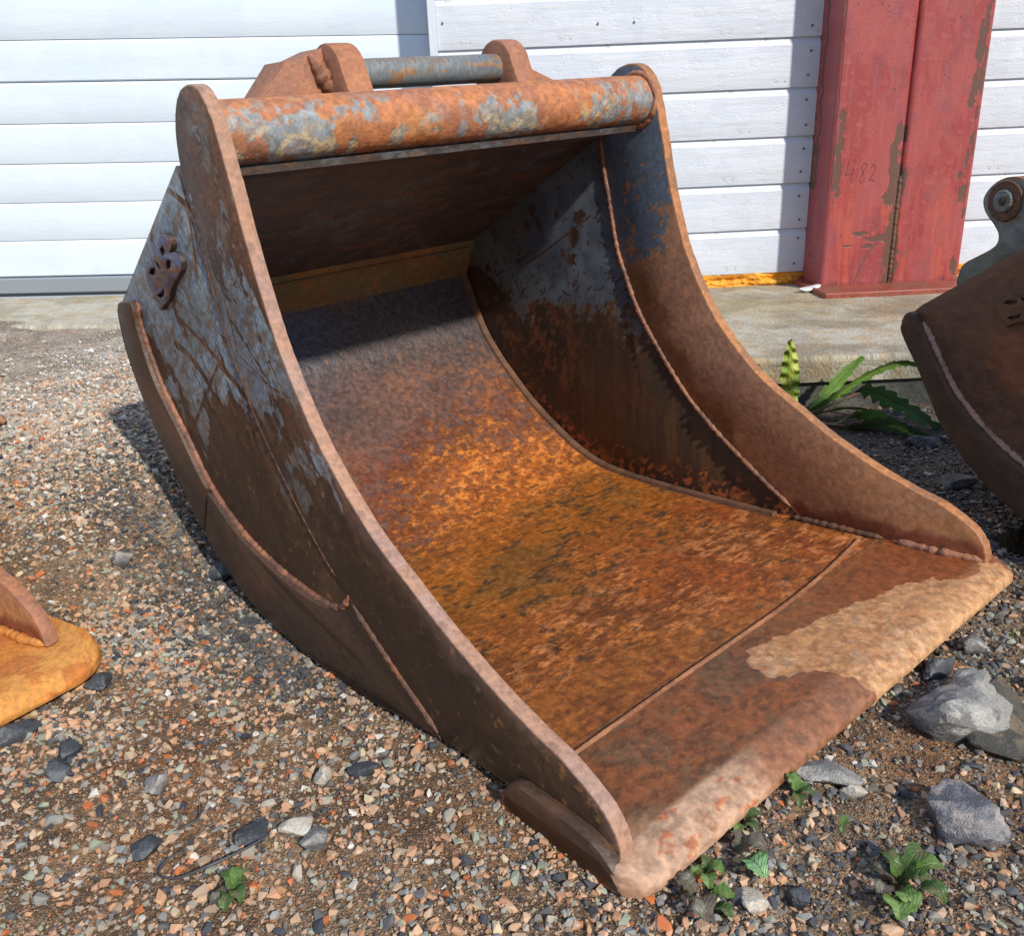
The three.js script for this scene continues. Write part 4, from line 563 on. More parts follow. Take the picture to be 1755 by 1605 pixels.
{
  const t = thing('timber_wall', 'white painted timber wall of overlapping boards behind the bucket and column', 'wall'); t.position.set(0, 0, -2.508); placeAxes(t, WE, V3(0, 1, 0), WN);
  const Y0 = 0.1455, PT = 0.1223, R = rng(77), nailG = new THREE.CylinderGeometry(0.0032, 0.0032, 0.003, 10); nailG.rotateX(Math.PI / 2);
  for (let r = -0; r < 19; r++) for (const [x0, x1] of [[-0.146, 1.0], [1.03, 3.2]]) {
    const y = Y0 + r * PT, pr = [[-0.03, 0], [-0.003, 0], [-0.0006, 0.0008], [0, 0.0032], [0, 0.06], [0, PT - 0.019], [-0.0014, PT - 0.0165], [-0.0085, PT - 0.001], [-0.0085, PT + 0.006]], bow = (R() - 0.5) * 0.0016, off = R();
    const g = gridGeo(6, pr.length - 1, (a, b) => { const q = pr[Math.round(b * (pr.length - 1))]; return { p: V3(lerp(x0, x1, a), y + q[1] + bow * Math.sin(a * 3), q[0]), uv: [lerp(x0, x1, a) / 1.2 + off, clamp(q[1] / 0.13, 0.01, 0.99)] }; });
    const bd = part('board', toCreasedNormals(g, 0.4), M_boards[(r * 2 + (x0 > 1 ? 1 : 0)) % 4], t);
    const spots = x0 < 1 ? [[0.834, 0.028], [0.836, 0.09], [0.265, 0.05 + (R() - 0.5) * 0.03]] : [[1.62, 0.05], [2.2, 0.06]];
    if (x0 < 1) { spots.push([-0.125, 0.06]); if (r === 4 || r === 5) spots.push([0.37, 0.055]); }
    for (const [nx, ny] of spots) { const n = part('nail', nailG, nailM, bd); n.position.set(nx + (R() - 0.5) * 0.012, y + ny + (R() - 0.5) * 0.012, 0.0006); }
  }
  const trim = new RoundedBoxGeometry(0.021, 2.3, 0.12, 2, 0.002); trim.translate(-0.157, 0.145 + 1.15, -0.047); part('corner_board', boxUV(trim, 1), M_boards[0], t);
  const core = new THREE.BoxGeometry(3.35, 2.3, 0.02); core.translate(1.53, 1.3, -0.05); part('wall_core', core, nailM, t);
}
// ---------------------------------------------------------------- yellow foam under the boards
{
  const fm = texSet(256, 256, (px, py, o) => { const n = S(F2, px, py), f = S(F4, px, py); o[0] = 232; o[1] = 160; o[2] = 44; mx(o, [206, 132, 34], sm(0.45, 0.7, n)); mx(o, [240, 186, 84], 0.5 * sm(0.55, 0.7, f)); o[3] = 0.7; o[4] = n; });
  const mk = (x0, x1, label) => {
    const g = gridGeo(120, 14, (a, b) => { const x = lerp(x0, x1, a), t = b * Math.PI, n = (S(F2, x * 2.6, b * 0.7) - 0.5) * 0.034 + (S(FM, x * 1.7, b * 0.12 + 0.2) - 0.5) * 0.03, yb = slabTop(x) - 0.004; return { p: V3(x, lerp(yb, 0.1475 + n * 0.3, b), -2.514 - x * 0.0292 + 0.004 * Math.sin(t) + n * 0.8 * Math.sin(t)), uv: [x * 6, b * 0.3] }; });
    top('foam_strip', g, mat(fm, 0.002), label, 'sealing foam', 'yellow foam under the boards');
  };
  mk(0.5, 0.862, 'yellow foam bead under the boards left of the red column'); mk(1.24, 2.2, 'yellow foam bead under the boards right of the red column');
}
// ---------------------------------------------------------------- red steel column
{
  const chip = strokes(512, 1024, (g, w, h) => {
    const R = rng(404); g.fillStyle = '#fff'; g.strokeStyle = '#fff';
    const X = (x) => (x - 0.855) / 0.4 * w, Y = (y) => h - (y - 0.1) / 0.9 * h;
    const blob = (x, y, rx, ry) => { g.beginPath(); for (let i = 0; i < 16; i++) { const a = i / 16 * 6.283, q = 0.55 + R() * 0.75; g.lineTo(X(x) + Math.cos(a) * rx * q, Y(y) + Math.sin(a) * ry * q); } g.fill(); };
    for (let i = 0; i < 26; i++) { const y = 0.3 + R() * 0.7; blob(1.24 - R() * R() * 0.03, y, 5 + R() * 7, 8 + R() * 34); }
    blob(1.225, 0.7, 14, 48); blob(1.222, 0.62, 12, 40); blob(1.232, 0.76, 8, 60); blob(1.228, 0.44, 7, 30); blob(1.226, 0.36, 6, 24); blob(1.23, 0.16, 12, 26);
    for (let i = 0; i < 14; i++) blob(0.875 + R() * 0.016, 0.36 + R() * 0.2, 5 + R() * 8, 8 + R() * 24); g.lineWidth = 5; g.beginPath(); g.moveTo(X(0.868), Y(1)); for (let y = 1; y > 0.36; y -= 0.02) g.lineTo(X(0.868 + R() * 0.005), Y(y)); g.stroke();
    for (let i = 0; i < 12; i++) blob(1.035 + R() * 0.02, 0.31 + R() * 0.22, 5 + R() * 11, 8 + R() * 24);
    blob(0.965, 0.26, 32, 8); blob(1.0, 0.243, 40, 7); blob(1.02, 0.25, 24, 12); blob(0.93, 0.228, 22, 3); blob(0.985, 0.225, 26, 9);
    g.globalAlpha = 0.75; g.lineWidth = 6; g.beginPath(); g.moveTo(X(1.01), Y(0.235)); g.lineTo(X(0.975), Y(0.18)); g.lineTo(X(0.955), Y(0.12)); g.stroke(); g.globalAlpha = 1;
    for (let i = 0; i < 40; i++) blob(0.875 + R() * 0.37, 0.106 + R() * 0.012, 5 + R() * 9, 3 + R() * 4);
    for (let i = 0; i < 90; i++) blob(0.87 + R() * 0.37, 0.15 + R() * 0.85, 0.8 + R() * 2.2, 1 + R() * 4);
    for (let i = 0; i < 60; i++) { const y = 0.105 + R() * 0.3; blob(1.052 + (R() - 0.5) * 0.022, y, 8 + R() * 10, 10 + R() * 26); } blob(1.03, 0.46, 14, 60); blob(1.036, 0.4, 18, 50); blob(1.025, 0.35, 16, 30); blob(0.884, 0.46, 9, 44); blob(0.886, 0.4, 12, 42);
  });
  const ink = strokes(512, 1024, (g, w, h) => { // 482, written by hand
    const X = (x) => (x - 0.855) / 0.4 * w, Y = (y) => h - (y - 0.1) / 0.9 * h, s = 60, x0 = X(0.906), y0 = Y(0.388); g.strokeStyle = '#fff'; g.lineWidth = 2.8;
    const L = (p) => { g.beginPath(); p.forEach(([x, y], i) => (i ? g.lineTo(x0 + x * s, y0 + y * s * 1.25) : g.moveTo(x0 + x * s, y0 + y * s * 1.25))); g.stroke(); };
    L([[0.16, -0.95], [0.02, -0.35], [0.45, -0.42]]); L([[0.5, -0.95], [0.36, -0.1]]);
    L([[1.2, -0.72], [1.05, -0.8], [0.88, -0.62], [1.02, -0.42], [1.12, -0.2], [0.98, 0.0], [0.85, -0.14], [1.0, -0.42], [1.18, -0.6], [1.2, -0.72]]);
    L([[1.42, -0.58], [1.55, -0.75], [1.7, -0.62], [1.62, -0.38], [1.38, -0.12], [1.52, -0.16], [1.72, -0.08]]);
  });
  const tc = texSet(512, 1024, (px, py, o) => {
    const x = 0.855 + px * 0.4, y = 0.1 + py * 0.9, n1 = S(F1, x / 0.4, y / 0.9), n2 = S(F2, x / 0.15, y / 0.22), st = S(F4, x / 0.06, y / 0.9), f = S(F3, x / 0.06, y / 0.08), ps = S(C1, x / 0.3, y / 0.3);
    o[0] = 156; o[1] = 72; o[2] = 70; mx(o, [146, 58, 58], sm(0.4, 0.65, n1)); mx(o, [166, 92, 92], 0.3 * sm(0.55, 0.85, st)); mx(o, [186, 86, 60], 0.55 * sm(0.5, 0.75, S(F1, x / 0.13 + 0.5, y / 2)) * sm(0.5, 0.2, y)); mx(o, [146, 80, 86], 0.22 * sm(0.6, 0.8, n2));
    mx(o, [186, 120, 110], 0.22 * sm(0.62, 0.8, S(F2, x / 0.05, y / 0.05)) * sm(0.4, 0.7, n1)); mx(o, [128, 66, 74], 0.35 * sm(0.6, 0.8, S(F4, x / 0.3 + 0.2, y / 0.5)));
    const c = chip(px, py); mx(o, [98, 72, 60], 0.9 * c); mx(o, [70, 50, 44], 0.4 * c * f); mx(o, [72, 38, 38], 0.75 * sm(0.135, 0.108, y + (n2 - 0.5) * 0.03)); mx(o, [96, 60, 52], 0.5 * sm(0.03, 0.0, Math.abs(x - 1.045)) * sm(0.3, 0.15, y) * sm(0.4, 0.6, n2)); mx(o, [84, 34, 38], 0.75 * ink(px, py));
    mul(o, 0.93 + 0.14 * f); o[3] = 0.46 + 0.25 * c + (n2 - 0.5) * 0.15; o[4] = 0.6 - 0.35 * c + (f - 0.5) * 0.15;
  }, THREE.MirroredRepeatWrapping);
  const M_col = mat(tc, 0.0014), t = thing('steel_column', 'red painted steel column of two welded tubes, with 482 written on it', 'column'); t.position.set(0, 0, -2.508); placeAxes(t, WE, V3(0, 1, 0), WN);
  const tube = (x0, x1) => { const g = new RoundedBoxGeometry(x1 - x0, 2.2, 0.2, 4, 0.014), p = g.attributes.position, uv = g.attributes.uv; g.translate((x0 + x1) / 2, 0.108 + 1.1, 0.13 - 0.1); for (let i = 0; i < p.count; i++) uv.setXY(i, (p.getX(i) + (p.getZ(i) - 0.13) * 0.25 * (p.getX(i) > (x0 + x1) / 2 ? -1 : 1) - 0.855) / 0.4, (p.getY(i) - 0.1) / 0.9); part('tube', g, M_col, t); };
  tube(0.862, 1.057); tube(1.0575, 1.252);
  part('weld_bead', bead([V3(1.0572, 0.12, 0.126), V3(1.0572, 0.25, 0.126), V3(1.0572, 0.405, 0.125)], 0.006, 61), M.brown, t);
  part('weld_bead', bead([V3(0.866, 0.116, 0.134), V3(1.05, 0.117, 0.135), V3(1.25, 0.116, 0.134)], 0.0065, 62), M.weld, t);
  const bp = new RoundedBoxGeometry(0.43, 0.03, 0.4, 2, 0.004); bp.translate(1.05, 0.109, 0.245 - 0.2); part('base_plate', boxUV(bp, 2), mat(genericRust([146, 74, 58], [132, 64, 52], [120, 82, 64], [92, 58, 48], 0.5), 0.0008), t);
}
// crumpled scrap of foil beside the column foot
{
  const g = new THREE.SphereGeometry(1, 24, 14), p = g.attributes.position; for (let i = 0; i < p.count; i++) { const x = p.getX(i), y = p.getY(i), z = p.getZ(i), k = 1 + (S(F2, x * 0.4 + 0.5, z * 0.4 + y * 0.2) - 0.5) * 0.5; p.setXYZ(i, x * 0.03 * k, y * 0.008 * k + 0.006 * x * x, z * 0.013 * k); } g.computeVertexNormals();
  const o = top('foil_scrap', g, new THREE.MeshStandardMaterial({ color: new THREE.Color().setRGB(0.72, 0.73, 0.74), roughness: 0.35, metalness: 0.3 }), 'crumpled silvery scrap lying on the slab at the column foot', 'litter'); o.position.set(0.835, slabTop(0.83) + 0.009, -2.39); o.rotation.set(0.1, 0.1, 0.12);
}

// ---------------------------------------------------------------- loose stones one could name
function stoneGeo(seed, sx, sy, sz, planes = 15, det = 5, rough = 0.05, crease = 0.35) {
  const R = rng(seed), N = []; for (let i = 0; i < planes; i++) { const a = R() * 6.283, y = R() * 2 - 1, r = Math.sqrt(1 - y * y); N.push([V3(Math.cos(a) * r, y, Math.sin(a) * r), 0.62 + R() * 0.3]); }
  let g = new THREE.IcosahedronGeometry(1, det); g.deleteAttribute('uv'); g.deleteAttribute('normal'); g = mergeVertices(g, 1e-4);
  const p = g.attributes.position, q = V3(), ox = R(), oy = R();
  for (let i = 0; i < p.count; i++) {
    q.fromBufferAttribute(p, i).normalize(); let r = 1.3; for (const [n, d] of N) { const c = q.dot(n); if (c > 0.03) r = Math.min(r, d / c); }
    const nz = S(F2, q.x * 0.35 + ox + q.y * 0.13, q.z * 0.35 + oy - q.y * 0.21) - 0.5, fz = S(F3, q.x * 0.6 + q.y * 0.3, q.z * 0.6 + oy) - 0.5; r *= 1 + nz * rough * 3 + fz * rough * 0.5; p.setXYZ(i, q.x * r * sx, q.y * r * sy, q.z * r * sz);
  }
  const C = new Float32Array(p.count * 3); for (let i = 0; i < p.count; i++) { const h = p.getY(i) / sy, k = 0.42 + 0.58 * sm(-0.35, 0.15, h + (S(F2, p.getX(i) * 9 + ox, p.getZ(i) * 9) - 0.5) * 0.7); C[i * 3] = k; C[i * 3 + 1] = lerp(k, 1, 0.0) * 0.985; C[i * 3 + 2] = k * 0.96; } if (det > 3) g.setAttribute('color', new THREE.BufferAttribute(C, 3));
  return boxUV(toCreasedNormals(g, crease), 1);
}
const rockTex = (c1, c2, c3, k = 5) => texSet(512, 512, (px, py, o) => { const a = S(F1, px, py), b = S(F2, px * 2, py * 1.4), f = S(F3, px * k, py * k), g = S(F4, px * 1.4 + py * 0.5, py * 1.8); o[0] = c1[0]; o[1] = c1[1]; o[2] = c1[2]; mx(o, c2, sm(0.4, 0.62, a * 0.6 + g * 0.4)); mx(o, c3, 0.7 * sm(0.55, 0.72, b)); mul(o, 0.86 + 0.28 * f); o[3] = 0.72; o[4] = 0.5 + (f - 0.5) * 0.4 + (b - 0.5) * 0.6; });
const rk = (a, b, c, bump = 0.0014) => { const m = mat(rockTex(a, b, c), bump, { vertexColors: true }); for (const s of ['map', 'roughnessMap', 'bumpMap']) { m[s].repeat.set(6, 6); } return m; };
const ROCK = { grey: rk([142, 141, 138], [104, 104, 105], [172, 170, 165]), dark: rk([74, 78, 84], [54, 58, 64], [112, 114, 116], 0.002), pale: rk([190, 186, 176], [168, 160, 148], [206, 200, 190], 0.001), wet: rk([84, 80, 72], [64, 62, 58], [120, 104, 82]), vein: rk([128, 127, 130], [84, 86, 94], [168, 158, 152]) };
function stone(x, z, sx, sy, sz, m, turn, seed, label, sink = 0.35, opts = {}) {
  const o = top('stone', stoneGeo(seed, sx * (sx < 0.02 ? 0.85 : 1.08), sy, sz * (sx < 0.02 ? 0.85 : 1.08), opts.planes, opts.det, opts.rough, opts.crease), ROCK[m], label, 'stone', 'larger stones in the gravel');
  o.position.set(x, groundY(x, z) + sy * (1 - sink) * 0.8 + (opts.lift ?? 0), z); o.rotation.set(opts.rx ?? 0, turn, opts.rz ?? 0); return o;
}
stone(0.408, -0.667, 0.047, 0.027, 0.036, 'grey', 0.35, 4, 'large pale grey rock, biggest by the bucket lip on the right', 0.2, { planes: 12, rough: 0.07, det: 6, rx: 0.2 });
stone(0.432, -0.662, 0.046, 0.02, 0.038, 'wet', 1.0, 9, 'wet brown rock half buried under the largest pale rock', 0.45, { planes: 14, rough: 0.09, det: 5 });
stone(0.442, -0.712, 0.024, 0.016, 0.017, 'grey', 0.4, 13, 'dark-sided grey rock touching the back of the largest pale rock', 0.3, { planes: 14 });
stone(0.350, -0.545, 0.031, 0.02, 0.024, 'vein', -0.5, 21, 'blue-grey streaked rock in the lower right, above the leafy weed', 0.3, { planes: 13, rough: 0.07, det: 5 });
stone(0.258, -0.609, 0.029, 0.009, 0.013, 'grey', -0.25, 25, 'flat grey stone lying just off the bucket lip', 0.3, { planes: 13 });
stone(0.281, -0.592, 0.014, 0.007, 0.009, 'pale', -0.6, 26, 'small pale stone touching the end of the flat grey one', 0.3, { planes: 13 });
stone(0.485, -0.79, 0.019, 0.012, 0.016, 'grey', 0.3, 31, 'round grey stone with a dark wet back, right of the lip', 0.35, { planes: 17 });
stone(0.428, -0.757, 0.021, 0.011, 0.011, 'dark', 0.5, 33, 'dark wedge-shaped stone near the lip on the right', 0.3, { planes: 12 });
stone(0.512, -0.722, 0.016, 0.011, 0.013, 'pale', 0.2, 35, 'pale angular stone at the right edge beside the largest rock', 0.3, { planes: 13 });
stone(-0.319, -0.573, 0.0165, 0.007, 0.0145, 'dark', 0.7, 41, 'black wedge-shaped stone in the foreground gravel', 0.2, { planes: 11, rough: 0.03 });
stone(-0.231, -0.578, 0.0145, 0.006, 0.017, 'dark', 0.2, 43, 'black flat chip beside the pale chip in the foreground', 0.15, { planes: 11, rough: 0.03 });
stone(-0.192, -0.583, 0.017, 0.006, 0.0125, 'pale', 0.4, 45, 'whitish flat chip with a brown spot in the foreground', 0.1, { planes: 12, rough: 0.04 });
stone(-0.176, -0.571, 0.014, 0.008, 0.013, 'grey', 0.9, 46, 'brownish grey stone tucked against the whitish chip', 0.3, { planes: 13 });
stone(-0.186, -0.648, 0.0115, 0.009, 0.0105, 'pale', 0.2, 47, 'rounded white pebble alone on the brown mud', 0.3, { planes: 21, rough: 0.02 });
stone(-0.339, -0.648, 0.0145, 0.01, 0.016, 'grey', 0.3, 49, 'smooth dark grey stone in the middle of the left gravel', 0.3, { planes: 17 });
stone(-0.44, -0.674, 0.014, 0.008, 0.017, 'dark', 0.5, 51, 'blackish stone with a white vein at the left', 0.3, { planes: 12 });
stone(-0.443, -0.7, 0.014, 0.01, 0.014, 'dark', 0.1, 52, 'rounded black stone below the orange lip at left', 0.35, { planes: 15 });
stone(-0.51, -0.734, 0.02, 0.009, 0.013, 'dark', 0.5, 53, 'black shiny stone just below the orange lip at the left edge', 0.3, { planes: 13 });
stone(-0.461, -0.81, 0.019, 0.009, 0.013, 'dark', 0.85, 55, 'long black stone right of the orange lip corner', 0.3, { planes: 12 });
stone(-0.5, -0.8, 0.017, 0.009, 0.012, 'dark', 0.2, 56, 'grey-black stone under the orange lip corner', 0.3, { planes: 13 });
stone(-0.545, -1.085, 0.019, 0.013, 0.016, 'grey', 0.2, 57, 'round grey stone on the left gravel away from the bucket', 0.35, { planes: 19, rough: 0.03 });
stone(-0.152, -0.656, 0.016, 0.007, 0.011, 'dark', 0.2, 59, 'small black stone on the mud near the bucket heel', 0.35, { planes: 12 });
stone(-0.415, -1.115, 0.024, 0.016, 0.018, 'dark', 0.4, 61, 'wet black stone against the shaded side of the bucket', 0.35, { planes: 14 });
stone(0.166, -0.487, 0.012, 0.009, 0.012, 'pale', 0.7, 63, 'square tan stone at the bottom edge right of the bucket corner', 0.3, { planes: 12 });
stone(0.2, -0.487, 0.0125, 0.009, 0.013, 'dark', 0.2, 65, 'dark stone at the bottom edge beside the square tan one', 0.3, { planes: 14 });
stone(0.735, -1.44, 0.03, 0.014, 0.02, 'dark', 0.3, 67, 'blue-grey flat stone on the dark soil between the two buckets', 0.3, { planes: 13 });
stone(0.675, -1.215, 0.028, 0.012, 0.022, 'dark', 0.9, 69, 'dark rock beside the far tip of the bucket', 0.35, { planes: 13 });

// ---------------------------------------------------------------- gravel: nobody could count it
{
  const R = rng(2024), t = thing('gravel', 'mixed salmon, grey and dark gravel covering the ground round the bucket', 'gravel'); t.userData.kind = 'stuff';
  const geos = [0, 1, 2, 3, 4, 5, 6, 7, 8].map((k) => { const Q = rng(300 + k), L = []; for (let i = 0; i < 11 + (k % 3) * 3; i++) { const a = Q() * 6.283, y = Q() * 2 - 1, r = Math.sqrt(1 - y * y), m = 0.8 + Q() * 0.3; L.push(V3(Math.cos(a) * r * m, y * m * (0.55 + 0.1 * (k % 3)), Math.sin(a) * r * m * (0.72 + 0.07 * (k % 4)))); } return new ConvexGeometry(L); });
  const buckets = geos.map(() => []);
  const PAL = [[[188, 143, 110], 20], [[196, 160, 130], 16], [[178, 152, 128], 14], [[160, 150, 136], 14], [[138, 138, 134], 12], [[150, 156, 138], 8], [[92, 92, 94], 9], [[62, 66, 74], 8], [[206, 200, 190], 3], [[184, 106, 62], 5], [[190, 172, 140], 6]];
  const DRYP = [[[186, 172, 154], 22], [[168, 160, 148], 20], [[196, 164, 138], 16], [[150, 148, 142], 14], [[206, 202, 194], 10], [[190, 146, 116], 10], [[112, 110, 108], 6]];
  const DARKP = [[[84, 84, 86], 20], [[62, 64, 68], 20], [[104, 100, 94], 12], [[132, 128, 120], 6], [[150, 112, 88], 4]];
  const pick = (P) => { let s = 0; for (const q of P) s += q[1]; let r = R() * s; for (const q of P) { r -= q[1]; if (r <= 0) return q[0]; } return P[0][0]; };
  const cam = new THREE.Matrix4().compose(camera.position, camera.quaternion, V3(1, 1, 1)).invert(), tv = Math.tan(56.5777 / 2 * Math.PI / 180), q = V3(), lin = (c) => Math.pow(c / 255, 2.2);
  const add = (x, z, size, lift) => {
    q.set(x, 0, z).applyMatrix4(cam); if (q.z > -0.2) return; const sx = q.x / -q.z / tv / 1.0929, sy = q.y / -q.z / tv; if (Math.abs(sx) > 1.22 || Math.abs(sy) > 1.25) return;
    if (inBucket(x, z)) return; if (x > 0.18 && z < -1.685) return; if (x <= 0.2 && z < -2.42) return;
    const u = (x - BO.x) * 0.772 - (z - BO.z) * 0.6355, v = (x - BO.x) * 0.6355 + (z - BO.z) * 0.772; if (u > 0.005 && u < 0.6 && v > -0.72 && v < 0.0) return;
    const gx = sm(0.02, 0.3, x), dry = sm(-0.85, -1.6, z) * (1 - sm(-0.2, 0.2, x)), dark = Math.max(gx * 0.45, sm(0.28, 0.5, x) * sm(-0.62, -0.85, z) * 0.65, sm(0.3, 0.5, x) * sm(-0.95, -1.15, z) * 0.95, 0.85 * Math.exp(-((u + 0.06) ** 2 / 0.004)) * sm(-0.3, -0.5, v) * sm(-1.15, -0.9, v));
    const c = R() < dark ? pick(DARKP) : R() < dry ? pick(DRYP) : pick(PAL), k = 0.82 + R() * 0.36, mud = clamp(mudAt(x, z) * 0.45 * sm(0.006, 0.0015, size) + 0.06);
    const rs = clamp(mudAt(x, z) * 1.1); const white = Math.exp(-((x + 1.04) ** 2 + (z + 2.36) ** 2) / 0.006) + 0.55 * Math.exp(-((x + 0.9) ** 2 / 0.02 + (z + 1.95) ** 2 / 0.03)); const cc = R() < white * 0.9 ? [226, 228, 228] : c;
    const m = new THREE.Matrix4().compose(V3(x, groundY(x, z) + size * lift, z), new THREE.Quaternion().setFromEuler(new THREE.Euler((R() - 0.5) * 0.9, R() * 6.28, (R() - 0.5) * 0.9)), V3(size * (0.8 + R() * 0.5), size * (0.75 + R() * 0.4), size * (0.8 + R() * 0.4)));
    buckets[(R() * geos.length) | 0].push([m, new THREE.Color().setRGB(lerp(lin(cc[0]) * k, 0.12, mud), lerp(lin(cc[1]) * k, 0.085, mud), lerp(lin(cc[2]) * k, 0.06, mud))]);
  };
  const X0 = -1.75, X1 = 1.3, Z0 = -2.45, Z1 = -0.36, area = (X1 - X0) * (Z1 - Z0);
  const run = (n, s0, s1, mudK, lift, pw = 1.6) => { for (let i = 0; i < n; i++) { const x = lerp(X0, X1, R()), z = lerp(Z0, Z1, R()), m = mudAt(x, z), far = sm(-1.4, -1.95, z); if (R() < m * mudK || (R() < far * 0.9 && s0 > 0.0015)) continue; add(x, z, lerp(s0, s1, Math.pow(R(), pw)), lift); } };
  run(60, 0.009, 0.013, 0.4, 0.15, 1.5); run(700, 0.007, 0.0105, 0.5, 0.1, 2); run(330000, 0.0009, 0.0019, 0.2, 0.3); run(210000, 0.0018, 0.0038, 0.85, 0.35); run(105000, 0.0036, 0.006, 1.0, 0.35, 1.7); run(9000, 0.0055, 0.0082, 0.9, 0.3, 2.4);
  geos.forEach((g, k) => {
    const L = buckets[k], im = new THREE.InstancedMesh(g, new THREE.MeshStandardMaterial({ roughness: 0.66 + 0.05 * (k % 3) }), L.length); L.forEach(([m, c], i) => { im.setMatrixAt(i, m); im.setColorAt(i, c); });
    im.name = 'pebbles'; im.userData.kind = 'stuff'; im.castShadow = im.receiveShadow = true; t.add(im);
  });
}

// ---------------------------------------------------------------- plants
const leafTex = (c1, c2, vein, pale) => texSet(256, 256, (px, py, o) => { const n = S(F1, px * 0.7, py * 0.7), f = S(F3, px, py), d = Math.abs(px - 0.5); o[0] = c1[0]; o[1] = c1[1]; o[2] = c1[2]; mx(o, c2, sm(0.35, 0.65, n)); const rib = Math.abs(((py * 9 + d * 5) % 1) - 0.5); mx(o, vein, 0.45 * sm(0.1, 0.02, rib)); mx(o, vein, 0.9 * sm(0.035, 0.015, d)); mx(o, pale, 0.5 * sm(0.62, 0.78, S(F2, px, py))); mul(o, 0.88 + 0.24 * f); o[3] = 0.42 + 0.2 * n; o[4] = 0.5 + 0.4 * sm(0.2, 0.03, rib) * 0.6 - 0.5 * sm(0.05, 0.01, d); });
const lm = (a, b, c, d) => mat(leafTex(a, b, c, d), 0.0015, { side: THREE.DoubleSide });
const LEAF = { lime: lm([156, 172, 62], [124, 150, 48], [176, 168, 104], [186, 190, 100]), green: lm([104, 146, 60], [120, 160, 66], [130, 120, 90], [110, 144, 80]), dark: lm([104, 152, 96], [116, 162, 106], [120, 90, 84], [116, 150, 120]), weed: lm([72, 104, 42], [58, 86, 36], [118, 116, 74], [124, 96, 84]), bright: lm([92, 124, 52], [78, 108, 46], [118, 138, 78], [136, 152, 104]), purple: lm([78, 76, 58], [96, 84, 74], [112, 110, 84], [150, 150, 140]) };
// leaf along a 3-D curve: width profile wf(t), side direction, curl across, serration
function leafGeo(pts, width, side, { teeth = 0, cut = 0.5, fold = 0.2, ruff = 0, back = 0.0, seed = 1, n = 48, shape = (t) => Math.sin(Math.PI * Math.pow(t, 0.75)), lobes = 0 } = {}) {
  const c = new THREE.CatmullRomCurve3(pts), R = rng(seed), ph = [R() * 3, R() * 3], tan = V3(), s = V3(), nrm = V3(); if (teeth) n = Math.max(n, teeth * 10);
  return gridGeo(8, n, (a, b) => {
    const p = c.getPointAt(b); c.getTangentAt(b, tan); s.copy(side).addScaledVector(tan, -side.dot(tan)).normalize(); nrm.crossVectors(tan, s).normalize();
    const e = (a - 0.5) * 2, sg = e < 0 ? 0 : 1; let w = width * shape(b);
    if (teeth) { const q = ((b + back * Math.abs(e)) * teeth + ph[sg]) % 1; w *= 1 - cut * (1 - Math.pow(q, 0.8)) * (0.7 + 0.3 * Math.sin(b * 31 + ph[sg])); }
    if (lobes) w *= 0.82 + 0.18 * Math.cos(b * lobes * 6.283 + ph[sg]);
    const h = Math.abs(e) * w * fold + ruff * width * Math.abs(e) * Math.sin(b * 40 + ph[sg] * 4 + e);
    return { p: p.clone().addScaledVector(s, e * w).addScaledVector(nrm, h).addScaledVector(tan, -back * Math.abs(e) * w), uv: [a, b] };
  });
}
const stemM = new THREE.MeshStandardMaterial({ color: new THREE.Color().setRGB(0.28, 0.16, 0.12), roughness: 0.6 });
